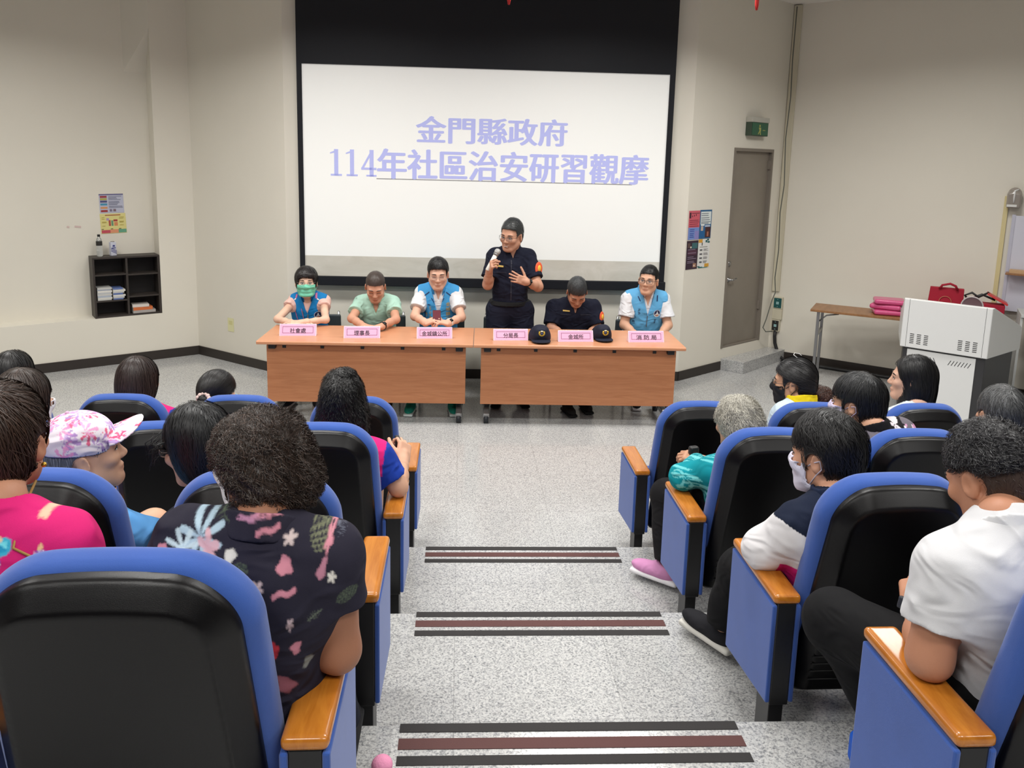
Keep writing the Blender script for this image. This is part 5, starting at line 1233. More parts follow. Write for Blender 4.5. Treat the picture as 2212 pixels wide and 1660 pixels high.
MB().lathe([(.023, ML_ * .79), (.028, ML_ * .85), (.029, ML_ * .92), (.022, ML_ * .99), (.008, ML_ * 1.02)], 18, MQ).build('grille', mat('mic_grille', (196, 196, 194), .35, .5, .6, bump=1.0, bscale=900), mc)

# --- seated officer looking down
def m5():
    h = Head((1.112, 7.235, 1.06), head_frame(180, -43), 1.12, 1.0)
    p = Person('seated police officer in navy uniform with head bowed down', h, (1.11, 7.45, 0), (196, 144, 118))
    p.pose((1.112, 7.36, .952), (1.11, 7.5, .57), .50, {'R': ((.885, 7.3, .70), (1.01, 7.2, .64)), 'L': ((1.335, 7.3, .70), (1.2, 7.2, .64))}, {'R': ((1.0, 7.48, .56), (.98, 7.06, .57), (1.0, 6.86, .09), (.2, -1)), 'L': ((1.22, 7.48, .56), (1.24, 7.06, .57), (1.18, 6.95, .09), (.1, -1))}, 1.08, 1.08, sh_dir=TBL)
    p.body(hand={'R': dict(d=(.8, -.4, -.1), n=(-.2, -.3, 1), side=-1), 'L': dict(d=(-.8, -.4, -.1), n=(.2, -.3, 1), side=1)}, hh=.0045)
    p.eyes(closed=True, brow=(52, 46, 44)); n = lc(NAVY)
    p.garment('uniform_shirt', .015, .007, n, {'R': .86, 'L': .86}, hem=-.05, neck=.004, vneck=(.03, .08), folds=.005, seed=11, sl_r=(.06, .06))
    p.collar(n, rise=.03, low=-.03, gap=.02, t=.014, flap=.006, th=.006)
    v = np.array([(.99, .865), (1.055, .862), (1.055, .876), (.99, .879)]); lay(p, 'name_bar', v, [(0, 1, 2, 3)], GOLD, off=.006)
    for xa, xb in ((.97, 1.07), (1.16, 1.26)): strip(p, 'pocket_flap', [(xa, .835), (xb, .833)], .008, mat('placket_navy', (32, 34, 50), .7), off=.004)
    E = p.J['arm']['L'][0]; S0 = p.J['sh']['L']; c = S0 * .6 + E * .4 + np.array((.05, -.05, 0)); pn = nrm((.72, -.65, .1)); ax = nrm(E - S0); M = np.stack([np.cross(ax, pn), ax, pn], 1)
    c = onto(p.shirtS, c, pn); sdf_obj('shoulder_patch', Sdf([(ell(c, (.036, .05, .010), M), 0)]), .004, ORE, p.t, None, p.root); sdf_obj('patch_bird', Sdf([(ell(c + pn * .006, (.018, .025, .012), M), 0)]), .004, YEL, p.t, None, p.root)
    p.trousers(n, h=.012); p.shoes((40, 38, 36), (30, 30, 30))
    s = hair_cap(h, .016, .005, .008, .06, -.07, .042); p.hair(s, (66, 68, 70), 1700, .04, lambda q: np.stack([q[:, 0] * 4 + .4, .5 + 0 * q[:, 1], .0 - (np.abs(q[:, 0]) > .055) * 1.2], 1), .005, .002, lift=(.001, .004), jitter=.35, tone=.6)
    return p
m5()

# --- smiling man in light blue vest
def m6():
    h = Head((1.808, 7.29, 1.172), head_frame(207, 4, -3), 1.12, .98)
    p = Person('smiling man with black glasses in light blue vest, rightmost at tables', h, (1.81, 7.45, 0), (212, 164, 136))
    p.pose((1.815, 7.37, 1.045), (1.81, 7.5, .57), .455, {'R': ((1.6, 7.32, .73), (1.70, 7.2, .65)), 'L': ((2.03, 7.32, .73), (1.92, 7.2, .65))}, seated_legs(1.81, 7.48, 0), 1.08, 1.0, sh_dir=TBL)
    p.body(hand={'R': dict(d=(.7, -.5, -.1), n=(-.2, -.3, 1), side=-1), 'L': dict(d=(-.7, -.5, -.1), n=(.2, -.3, 1), side=1)}, hh=.0045)
    p.eyes(brow=(44, 36, 34)); p.glasses((24, 22, 22), (.026, .0165), th=.0017, square=.5)
    white = lc((232, 234, 238)); sky = lc((100, 174, 222))
    p.garment('polo_shirt', .013, .007, white, {'R': .7, 'L': .7}, hem=0, neck=.006, vneck=(.03, .1), folds=.004, seed=15, sl_r=(.058, .066))
    vest(p, (100, 174, 222), .027, vneck=(.05, .18), seed=16)
    p.collar(sky, rise=.05, low=-.03, gap=.045, t=.022, flap=.012, th=.006, name='vest_collar'); p.collar(white, rise=.035, low=-.03, gap=.022, t=.010, flap=.004, th=.005, name='shirt_collar')
    strip(p, 'zip', [(1.81, .87), (1.808, .72)], .009, GREYZ); strip(p, 'collar_piping', [(1.715, 1.02), (1.735, .975)], .008, NAVYP); strip(p, 'collar_piping', [(1.905, 1.03), (1.9, .975)], .012, NAVYP)
    emblem(p, 1.905, .855, .036)
    scribble(p, DARKB, 1.715, 1.745, .835, .905, 2, 3); scribble(p, DARKB, 1.672, 1.71, .74, .88, 3, 4); scribble(p, DARKB, 1.88, 1.905, .755, .80, 2, 5)
    p.trousers(lc((30, 32, 40)), h=.012); p.shoes((40, 42, 46), (232, 232, 232))
    s = hair_cap(h, .014, .003, .005, .062, -.07, .042); p.hair(s, (24, 24, 25), 1500, .03, lambda q: np.stack([q[:, 0] * 6, .3 + 0 * q[:, 1], .2 - (np.abs(q[:, 0]) > .055) * 1.2], 1), .005, .002, lift=(.001, .004), jitter=.4)
    return p
m6()

# --- two navy caps standing on the table
CAPN = mat('cap_navy', (26, 29, 46), .7, .3, bump=.3, bscale=600)
def table_cap(px, py, lab, ang, k=1.0):
    b = atZ(px, py, .737); t = thing('police_cap', lab, 'cap', tuple(b + [0, .11, -.001]), ang, 'navy police caps on the table')
    S = Sdf([(ell((0, 0, .03), np.array((.098, .112, .105)) * k), 0)]); S.add(rbox((0, -.06, .085), np.array((.055, .05, .045)) * k, .03), .05); S.post.append(lambda p, d: np.maximum(d, .012 - p[..., 2])); S.sub(ell((0, .0, .02), np.array((.09, .104, .095)) * k), .003)
    sdf_obj('crown', S, .005, CAPN, t)
    def brim(p):
        q = p / k; x, y, z = q[..., 0], q[..., 1], q[..., 2]; zz = .028 - 2.2 * x * x + .12 * (y + .1); d = np.hypot(x / .085, (y + .085) / .1) - 1
        return np.maximum.reduce([np.abs(z - zz) - .0035, d * .08, y + .06]) * k
    brim.bb = (np.array((-.11, -.2, -.02)) * k, np.array((.11, 0, .07)) * k); sdf_obj('brim', Sdf([(brim, 0)]), .0045, CAPN, t)
    G_ = mat('badge_gold', (206, 170, 60), .35, .5, .4); c = onto(S, np.array((0, -.1, .085)) * k, np.array((0, -1., .0))) + [0, -.003, 0]
    bd = MB(); Mt = Matrix.Rotation(R(-18), 4, 'X')
    for a in np.linspace(-1.9, 1.9, 9): bd.ball(c + np.array((.021 * sin(a), -.001, -.021 * cos(a) + .003)), (.0085, .005, .0085), Mt, 8, 6)
    bd.build('badge_wreath', G_, t); e = MB(); e.ball(c + [0, -.002, .0], (.014, .007, .014), Mt, 10, 6); e.build('badge_centre', mat('badge_blue', (52, 58, 92), .3), t)
    e = MB(); e.ball(c + [0, -.002, .019], (.014, .006, .006), Mt, 8, 6); e.build('badge_bird', mat('badge_white', (226, 216, 180), .3), t)
    return t
table_cap(1168, 741, 'navy cap with gold badge right of the standing officer card', R(3), 1.0)
table_cap(1303, 738, 'navy cap with gold badge right of the middle card', R(8), .93)
# ---------------------------------------------------------------- audience (facing the screen, +Y)
def A(label, hc, yaw, pitch, k, sk, neck=None, pel=None, shw=.38, arms=None, legs=None, zf=0.0, turn=0.0, fatn=1.0, roll=0, jaw=1.0, bh=.01, hands=None, wide=1.0, neckr=.95, hh=.0045, ear=1.0, armr=1.0):
    h = Head(hc, head_frame(yaw, pitch, roll), k, wide, ear, jaw); X, Y, Z = hc
    p = Person(label, h, (X, Y, zf), sk)
    neck = np.array(neck if neck is not None else (X, Y - .085 * k, Z - .145 * k)); pel = np.array(pel if pel is not None else (X, Y - .03, zf + .53))
    d = np.array((cos(R(turn)), -sin(R(turn)), 0)); f = np.array((sin(R(turn)), cos(R(turn)), 0))
    if arms is None:
        arms = {q: (neck + d * s * (shw / 2 + .0) - np.array((0, 0, .33)) + f * .06, neck + d * s * .12 - np.array((0, 0, .42)) + f * .3) for q, s in (('L', -1), ('R', 1))}
    if legs is None: legs = {q: (pel + d * s * .1, pel + d * s * .12 + f * .4 + [0, 0, .0], np.array((*(pel + d * s * .12 + f * .42)[:2], zf + .085)), (0, 1)) for q, s in (('L', -1), ('R', 1))}
    p.pose(neck, pel, shw, arms, legs, k * .97, fatn, sh_dir=d)
    p.body(h=bh, hh=hh, hand=hands, neck_r=neckr, arm_r=armr); return p
def down(q): return np.stack([q[:, 0] * 2.5, q[:, 1] * 1.2 * (q[:, 1] < 0) , -np.ones(len(q))], 1)
def swirl(c, g=.5, out=8.0, tw=.25):
    """short hair growing out of a whorl at c"""
    c = np.array(c)
    def f(q): v = q - c; v = v / (np.linalg.norm(v, axis=1, keepdims=True) + .02); w_ = np.stack([-v[:, 1], v[:, 0], 0 * v[:, 0]], 1); return v + tw * w_ + np.array((0, 0, -g))
    return f
def bob(h, low=-.12, w_=.086, back=.112, top=.016, face=.03, hl=.05):
    S = Sdf(); S.add(h.E((0, -.014, .036), (w_, .095 + .012, .088 + top)), 0); S.add(h.E((0, -.03, -.03), (w_ * .98, back * .85, .1)), .03 * h.k)
    def post(p, d):
        q = h.L(p); x, y, z = np.abs(q[..., 0]), q[..., 1], q[..., 2]; line = hl - .3 * np.clip(x - .03, 0, .1)
        g = np.maximum(np.minimum(y - face, line - z), low + .012 * np.sin(q[..., 0] * 70) - z); return smax(d, g * h.k, .008 * h.k)
    S.post.append(post); return S
PINKS = lc((222, 38, 122)); BLU = lc((30, 62, 160)); WHT_ = lc((228, 228, 230))
def two_tone(p, body, sleeve, lim):
    """coloured shoulders: a sleeve colour beyond lim (metres) from the middle"""
    J = p.J
    def f(V): x = np.abs((V - J['neck']) @ J['r']); return np.where((x > lim)[:, None], sleeve, body) * (1 + .05 * vnoise(V, 12, 2))[:, None]
    return f
def plain(c): return lambda V: lc(c) * (1 + .06 * vnoise(V, 14, 5))[:, None]

# ---- left block, front row
def aud_left_front():
    p = A('person with black bobbed hair at far left of the front row', (-2.45, 4.34, 1.03), 5, 0, 1.1, (214, 170, 146), shw=.38)
    p.garment('shirt', .013, .009, plain((210, 206, 204)), {'L': .6, 'R': .6})
    p.hair(bob(p.h, -.125), (26, 25, 26), 1500, .1, down, .006, .0022, lift=(.001, .004), jitter=.12)
    p = A('woman with brown bob in pink and blue shirt, left front row', (-1.785, 4.345, 1.0), 8, -2, 1.10, (216, 172, 148), shw=.44, neck=(-1.745, 4.27, .885), turn=5)
    p.garment('shirt', .013, .008, two_tone(p, PINKS, BLU, .165), {'L': .6, 'R': .6}, neck=.01); p.collar(PINKS, rise=.02, t=.014)
    p.hair(bob(p.h, -.128, .093, .118), (52, 40, 37), 2600, .1, down, .006, .0022, lift=(.001, .005), jitter=.1, tone=.5)
    p = A('woman with black hair in low scrunchie bun, left front row', (-1.355, 4.34, .93), 14, -4, 1.08, (210, 164, 138), shw=.38, neck=(-1.33, 4.25, .79))
    p.garment('shirt', .013, .009, plain((190, 190, 196)), {'L': .6, 'R': .6}, neck=.01); p.mask((150, 196, 214), -.014)
    s = hair_cap(p.h, .014, .013, .016, .05, -.085, .02); p.hair(s, (30, 28, 28), 2200, .1, lambda q: np.stack([-q[:, 0] * 6, -1.2 - q[:, 1] * 3, -.25 - q[:, 2] * 6], 1), .006, .002, lift=(.001, .003), jitter=.08, tone=.5)
    b = Sdf([(p.h.E((0, -.125, .0), (.032, .028, .03)), 0)]); p.hair(b, (28, 26, 26), 160, .05, None, .006, .002, name='hair_bun')
    k = MB()
    for i in range(14):
        a = 2 * pi * i / 14; k.ball(p.h.P((.034 * cos(a), -.125 - .006 * sin(3 * a), -.0 + .034 * sin(a))) - p.root, .0125, None, 10, 7)
    k.build('scrunchie', mat('scrunchie', (222, 196, 188), .8, bump=.6, bscale=60), p.t)
aud_left_front()

# ---- left block, second row
def aud_left_second():
    p = A('person with dark brown bob behind brown haired man, white and pink shirt', (-1.885, 3.40, 1.19), 10, 0, 1.1, (214, 168, 144), zf=RIS, shw=.40, neck=(-1.86, 3.32, 1.05))
    J = p.J
    p.mask((224, 224, 226), -.014); p.garment('shirt', .013, .008, lambda V: np.where(((V - J['neck']) @ J['r'] > .17)[:, None], BLU, np.where(((V - J['neck']) @ J['r'] > .10)[:, None], WHT_, PINKS)), {'L': .6, 'R': .6}, neck=.01)
    p.hair(bob(p.h, -.115, .092, .115), (58, 47, 42), 2400, .1, down, .006, .0022, lift=(.001, .005), jitter=.1, tone=.6)
    # curly woman at the aisle
    p = A('woman with long curly black hair at the aisle, left second row', (-.522, 3.44, 1.19), -6, 2, 1.06, (206, 160, 134), zf=RIS, shw=.43, neck=(-.50, 3.34, 1.045), pel=(-.54, 3.36, .72),
          arms={'L': ((-.76, 3.42, .80), (-.66, 3.66, .78)), 'R': ((-.262, 3.34, .815), (-.262, 3.60, .84))}, hands={'R': dict(d=(.05, .75, .6), n=(.6, -.4, .5), side=-1, curl=(50, 50, 50, 50))})
    p.garment('shirt', .014, .007, two_tone(p, PINKS, BLU, .185), {'L': .72, 'R': .72}, neck=.01, folds=.004, sl_r=(.056, .062))
    h = p.h; S = Sdf(); S.add(h.E((0, -.014, .036), (.087, .108, .106)), 0); S.add(h.E((.005, -.04, -.06), (.105, .082, .115)), .05); S.add(h.E((.0, -.05, -.13), (.108, .07, .075)), .04)
    S.sub(h.E((0, .12, -.02), (.08, .085, .11)), .015); S.post.append(lambda q, d: d + .005 * vnoise(q, 60, 4))
    p.hair(S, (24, 23, 24), 3600, .085, down, .006, .0022, curl=.006, freq=11, lift=(.001, .006), jitter=.35, tone=.5)
    tb = Sdf([(h.E((.012, -.02, .125), (.045, .05, .022)), 0)]); p.hair(tb, (26, 25, 26), 420, .06, lambda q: np.stack([q[:, 0] * 5 + .3, -.6 + 0 * q[:, 1], -.3 + 0 * q[:, 1]], 1), .006, .002, curl=.003, freq=7, jitter=.4, name='hair_tuft')
    return p
aud_left_second()
pb = thing('small_device', 'small black device in the hand of curly haired woman', 'device', (-.295, 3.70, .86), .2)
MB().box(-.012, .012, -.03, .03, -.01, .06).build('body', mat('device_black', (20, 20, 22), .3), pb, bevel=.005); k = MB(); [k.box(-.0135, -.0115, -.02 + j * .016, -.01 + j * .016, .0 + i * .014, .008 + i * .014) for i in range(4) for j in range(3)]; k.build('keys', mat('device_keys', (70, 70, 74), .4), pb)

# ---- left block, third row
def aud_left_third():
    # woman in floral cap, turned right, talking
    p = A('older person in white pink floral cap and light blue shirt turned right', (-1.185, 2.44, 1.325), 62, 10, 1.05, (204, 160, 132), zf=RIS * 2, shw=.40, neck=(-1.175, 2.37, 1.21), pel=(-1.2, 2.40, .90), turn=26, jaw=1.0,
          arms={'L': ((-1.36, 2.55, .97), (-1.2, 2.68, .95)), 'R': ((-.90, 2.44, 1.02), (-.80, 2.60, 1.03))}, hands={'R': dict(d=(.25, .5, .55), n=(.6, -.7, .2), side=1, curl=(30, 35, 40, 45))}, neckr=.9)
    p.eyes(brow=(120, 116, 112)); p.garment('shirt', .014, .007, plain((96, 160, 220)), {'L': .8, 'R': (1, .35)}, neck=.008, folds=.005); p.collar(lc((96, 160, 220)), rise=.01, t=.012)
    h = p.h
    s = hair_cap(h, .006, .004, .006, .05, -.085, .045); p.hair(s, (122, 122, 122), 1300, .03, None, .005, .0018, lift=(.001, .003), jitter=.3, tone=.8)
    def capcol(V):
        q = h.L(V); C = np.tile(lc((226, 220, 228)), (len(V), 1)); C *= (1 + .02 * vnoise(V, 30, 1))[:, None]
        r = np.random.default_rng(5)
        cols = [lc((214, 66, 116)), lc((226, 150, 196)), lc((164, 130, 190)), lc((196, 168, 214)), lc((232, 190, 214))]
        for i in range(95):                                       # palm-leaf sprigs: fans of thin leaflets
            a = r.uniform(-pi, pi); el = r.uniform(-.35, 1.35); c = np.array((.091 * cos(el) * sin(a), .111 * cos(el) * cos(a) - .012, .045 + .094 * sin(el))) if i % 4 else np.array((r.uniform(-.075, .075), r.uniform(.09, .175), .048)); cl = cols[[0, 1, 2, 3, 4, 0, 1, 2][i % 8]]; ph = r.uniform(0, 6.28); sz = r.uniform(.022, .042)
            n_ = nrm((c[0], c[1], (c[2] - .03) if i % 4 else 9.0)); e1 = nrm(np.cross(n_, (0.1, 0.2, 1))); e2 = np.cross(n_, e1); dq = q - c; u, v, w_ = dq @ e1, dq @ e2, dq @ n_
            rr = np.hypot(u, v); th = np.mod(np.arctan2(v, u) - ph + pi, 2 * pi) - pi
            m = (rr < sz * (1 - .25 * np.abs(th))) & (np.abs(th) < 1.7) & (np.cos(th * 7) > -.15 + rr / sz * .5) & (np.abs(w_) < (.03 if i % 4 else .012)) & (rr > .003)
            C[m] = C[m] * .12 + cl * .88
        return C
    cr = Sdf([(h.E((0, -.012, .045), (.091, .111, .094)), 0)]); cr.post.append(lambda q, d: smax(d, (.022 - h.L(q)[..., 2] - .28 * h.L(q)[..., 1] * -1 * -1 + .0) * h.k, .003)); cr.sub(h.E((0, -.012, .03), (.084, .102, .085)), .002)
    co = p.obj('cap', cr, .0038, CLOTH, capcol)
    def brim(P_):
        q = h.L(P_); x, y, z = q[..., 0], q[..., 1], q[..., 2]; d = np.hypot(x / .082, (y - .085) / .098) - 1; zz = .052 - 3.2 * x * x + .14 * (y - .09)
        return np.maximum.reduce([np.abs(z - zz) - .003, d * .085, .07 - y]) * h.k
    b8 = [h.P((x, y, z)) for x in (-.1, .1) for y in (.06, .2) for z in (0, .11)]; brim.bb = (np.min(b8, 0), np.max(b8, 0)); p.obj('cap_brim', Sdf([(brim, 0)]), .0035, CLOTH, capcol, parent=co)
    MB().ball(h.P((0, -.012, .139)) - p.root, .007, None, 10, 6).build('cap_button', mat('cap_button', (214, 170, 200), .7), co)
    # black haired woman with glasses beside her
    p = A('woman with straight black hair and glasses facing the floral cap', (-.852, 2.50, 1.33), -62, -12, 1.06, (206, 160, 134), zf=RIS * 2, shw=.37, neck=(-.80, 2.42, 1.2), pel=(-.66, 2.4, .9), turn=-30)
    p.garment('shirt', .013, .009, plain((40, 42, 50)), {'L': .6, 'R': .6}); p.eyes(); p.glasses((150, 150, 152), (.025, .019), th=.0016, metal=.6)
    h = p.h; S = bob(h, -.15, .09, .118, .016, .02, .04)
    p.hair(S, (20, 21, 23), 2800, .12, lambda q: np.stack([q[:, 0] * 6, q[:, 1] * 1.0, -.7 - 0 * q[:, 0]], 1), .005, .002, lift=(.001, .006), jitter=.14, tone=.5)
    k = MB()
    for i in range(40):
        a = rng.uniform(-.5, .3); b_ = h.P((rng.uniform(-.09, -.03), rng.uniform(.03, .075), rng.uniform(.0, .08))); t1 = h.P((rng.uniform(-.12, -.08), .07 + rng.uniform(0, .03), rng.uniform(-.04, .02))); md = (b_ + t1) / 2 + h.M @ np.array((-.012, .012, .012))
        k.tube([b_ - p.root, md - p.root, t1 - p.root], [.0011, .0009, .0003], 4)
    k.build('loose_strands', mat('strand_black', (20, 20, 22), .4), p.t)
aud_left_third()

# ---- left block, fourth row (nearest)
def marks_colour(base, marks, Yp, root_noise=7):
    """printed motifs: marks are (px, py, half-width, half-height in px, angle, colour, kind) on the cloth at depth Yp"""
    L_ = []
    for (x, y, a, b, ang, c, kind) in marks:
        o = atY(x, y, Yp); e = np.linalg.norm(atY(x + 10, y, Yp) - o) / 10; L_.append((o[0], o[2], a * e, b * e * 1.06, R(ang), lc(c), kind))
    def f(V): return sum(g(V + np.array(o)) for o in ((.0012, 0, .0005), (-.0012, 0, -.0005), (.0005, 0, -.0012), (-.0005, 0, .0012))) / 4
    def g(V):
        C = np.tile(lc(base), (len(V), 1)) * (1 + .07 * vnoise(V, 16, root_noise))[:, None]
        back = V[:, 1] < Yp + .16
        for (X, Z, a, b, t, c, kind) in L_:
            dx, dz = V[:, 0] - X, V[:, 2] - Z; u, v = dx * cos(t) + dz * sin(t), -dx * sin(t) + dz * cos(t); uu, vv = u / a, v / b; r = np.hypot(uu, vv); th = np.arctan2(vv, uu)
            if kind == 'blob': m = r * (1 + .14 * np.sin(th * 3 + X * 90) + .1 * np.sin(th * 5 + Z * 70)) < 1
            elif kind == 'bar': m = (np.abs(uu) < 1) & (np.abs(vv + .35 * np.sin(uu * 5)) < .75)
            elif kind == 'flower': m = r < .35 + .65 * np.abs(np.cos(th * 2.5 + .4))
            elif kind == 'lily': m = (r < 1) & (np.abs(np.cos(th * 4)) > .25 + .7 * r)
            elif kind == 'sprig': m = (r < 1) & ((np.abs(vv) < .1) | (np.abs(np.mod(uu * 3.2 + np.abs(vv) * 1.5, 1) - .5) < .16 * (1.1 - r)))
            elif kind == 'scale': m = (r < 1) & (np.abs(np.hypot(np.mod(uu * 3 + (np.floor(vv * 4) % 2) * .5, 1) - .5, np.mod(vv * 4, 1) - .2) - .42) < .13)
            elif kind == 'gem': m = (np.maximum(np.abs(uu), np.abs(vv)) < 1) & (np.abs(uu) + np.abs(vv) < 1.5)
            elif kind == 'burst': m = (r < 1)
            m = m & back
            if kind == 'burst':
                C[m] = c; m2 = m & (np.cos(th * 11) > .45) & (r > .2); C[m2] = lc((222, 214, 240))
            elif kind == 'gem':
                C[m] = c; m2 = m & (np.maximum(np.abs(uu), np.abs(vv)) < .55); C[m2] = lc((40, 150, 190)); m3 = m2 & (uu + vv > .2); C[m3] = lc((120, 220, 232))
            else: C[m] = C[m] * .12 + c * (.88 + .12 * np.clip(1 - r[m], 0, 1))[:, None]
        return C
    return f
def aud_left_fourth():
    # woman with big curly perm, navy floral blouse
    PK, WH, LB, GR, RD, PL = (212, 140, 156), (226, 222, 214), (176, 200, 216), (96, 110, 88), (206, 58, 70), (150, 92, 104)
    marks = [(440, 1150, 52, 46, 25, LB, 'lily'), (408, 1168, 44, 32, -20, (196, 214, 222), 'lily'), (462, 1165, 22, 34, 30, (218, 170, 180), 'flower'), (470, 1118, 30, 10, -10, GR, 'sprig'), (358, 1178, 10, 20, -30, PK, 'blob'), (408, 1190, 18, 14, 0, WH, 'flower'), (436, 1198, 26, 8, 5, (186, 180, 160), 'sprig'),
             (585, 1134, 24, 8, 5, PK, 'bar'), (510, 1180, 11, 16, -25, WH, 'blob'), (625, 1200, 15, 17, 0, PK, 'blob'), (628, 1247, 24, 8, 4, PK, 'bar'), (630, 1155, 16, 13, 20, (206, 188, 186), 'flower'), (572, 1233, 16, 16, -15, (206, 184, 186), 'flower'), (527, 1205, 27, 16, 15, GR, 'scale'), (694, 1150, 24, 32, 5, (128, 132, 104), 'scale'),
             (712, 1165, 9, 24, -10, PK, 'flower'), (702, 1212, 8, 22, -15, (190, 130, 150), 'blob'), (722, 1230, 10, 14, 10, WH, 'flower'), (735, 1150, 12, 18, 0, (120, 124, 140), 'sprig'), (642, 1308, 8, 16, -8, (204, 180, 184), 'flower'), (652, 1363, 9, 16, -10, PK, 'blob'), (608, 1363, 10, 21, -12, RD, 'blob'), (630, 1442, 14, 24, 25, PL, 'blob'), (672, 1405, 7, 14, -20, (130, 132, 128), 'blob'), (752, 1275, 22, 14, 25, GR, 'scale'), (545, 1110, 34, 8, 2, (196, 140, 170), 'flower'), (585, 1106, 40, 7, 0, PK, 'lily'), (640, 1104, 14, 5, 0, WH, 'flower'), (690, 1300, 16, 10, 30, (110, 120, 104), 'sprig'), (530, 1330, 16, 12, 0, PK, 'blob'), (480, 1260, 18, 16, 10, LB, 'flower'), (560, 1400, 14, 18, 10, (206, 184, 186), 'flower')]
    p = A('woman with big dark brown curly perm in navy floral blouse', (-.444, 1.70, 1.598), -44, -4, 1.0, (160, 110, 84), zf=RIS * 3, shw=.41, neck=(-.415, 1.60, 1.505), pel=(-.47, 1.60, 1.06), fatn=1.1, legs={'L': ((-.56, 1.6, 1.04), (-.58, 2.0, 1.03), (-.58, 2.02, .645), (0, 1)), 'R': ((-.425, 1.6, 1.04), (-.365, 2.0, 1.03), (-.32, 2.02, .645), (0, 1))}, bh=.007, neckr=1.05, armr=1.22,
          arms={'L': ((-.70, 1.66, 1.19), (-.62, 1.92, 1.17)), 'R': ((-.258, 1.60, 1.197), (-.34, 1.86, 1.165))}, hands={'R': dict(d=(-.5, .8, .0), n=(.1, .1, 1), side=-1)})
    p.body_arm = None
    p.garment('blouse', .016, .003, marks_colour((40, 38, 52), marks, 1.55), {'L': .46, 'R': .46}, hem=-.1, neck=.01, folds=.0035, seed=21, sl_r=(.062, .068))
    p.collar(marks_colour((42, 40, 54), marks, 1.55), .0045, rise=.012, low=-.03, t=.018, flap=.006, th=.006)
    p.mask((224, 224, 226), -.012); p.eyes()
    p.trousers(lc((24, 27, 38)), h=.01, rk=.84)
    p.shoes((30, 30, 32), (34, 34, 36))
    h = p.h; S = Sdf(); S.add(h.E((-.004, -.02, .028), (.103, .113, .097)), 0); S.add(h.E((.01, -.05, -.045), (.1, .085, .075)), .05)
    S.sub(h.E((0, .135, -.03), (.09, .085, .12)), .02); S.sub(h.E((-.105, .005, -.055), (.06, .062, .068)), .015)
    S.post.append(lambda q, d: d + .006 * vnoise(q, 70, 4) + .003 * vnoise(q, 150, 8))
    p.hair(S, (60, 47, 40), 8500, .045, lambda q: np.stack([q[:, 0] * 8, q[:, 1] * 8, q[:, 2] * 4 - .4], 1), .005, .0011, curl=.0045, freq=13, lift=(.001, .009), jitter=.45, tone=1.0, seg=8)
    # brown haired person in pink top at the left edge
    mk = [(25, 1165, 18, 17, 10, (64, 176, 206), 'gem'), (13, 1194, 17, 17, 0, (124, 84, 176), 'burst'), (102, 1192, 16, 18, 0, (118, 78, 172), 'burst'), (17, 1152, 6, 6, 0, (232, 190, 150), 'blob'), (100, 1171, 5, 6, 0, (232, 196, 140), 'blob'), (80, 1122, 12, 5, -35, (236, 190, 160), 'blob'), (60, 1215, 10, 4, 0, (200, 30, 90), 'bar')]
    p = A('person with brown hair in hot pink jewel print top, left edge', (-1.0, 1.70, 1.64), -2, 2, 1.0, (190, 136, 108), zf=RIS * 3, shw=.42, neck=(-.965, 1.61, 1.545), pel=(-1.08, 1.60, 1.06), bh=.008,
          arms={'L': ((-1.30, 1.66, 1.22), (-1.2, 1.9, 1.17)), 'R': ((-.80, 1.62, 1.24), (-.88, 1.88, 1.17))})
    p.garment('top', .014, .0032, marks_colour((208, 34, 112), mk, 1.55), {'L': .7, 'R': .7}, neck=.014, folds=.004, seed=23, sl_r=(.06, .066)); p.eyes()
    s = hair_cap(p.h, .02, .014, .018, .055, -.115, .035, side_low=-.05); p.hair(s, (64, 46, 37), 5000, .07, swirl((.0, -.05, .12), .45, tw=.3), .005, .0016, lift=(.001, .006), jitter=.22, tone=.7)
    h = p.h; er = MB(); er.ball(h.P((.088, -.006, -.048)) - p.root, .006, None, 10, 8); er.build('earring', mat('earring_gold', (212, 168, 70), .25, .5, .8), p.t)
    n = p.J['neck']; k = MB(); k.tube([p.h.P((.08, -.03, -.075)) - p.root, n + [.07, -.045, -.01] - p.root, n + [.08, -.095, -.055] - p.root, n + [.15, -.1, -.09] - p.root, n + [.19, -.075, -.12] - p.root, n + [.195, -.05, -.155] - p.root], .0028, 8); k.build('neck_cord', mat('cord_tan', (150, 112, 50), .6), p.t)
aud_left_fourth()
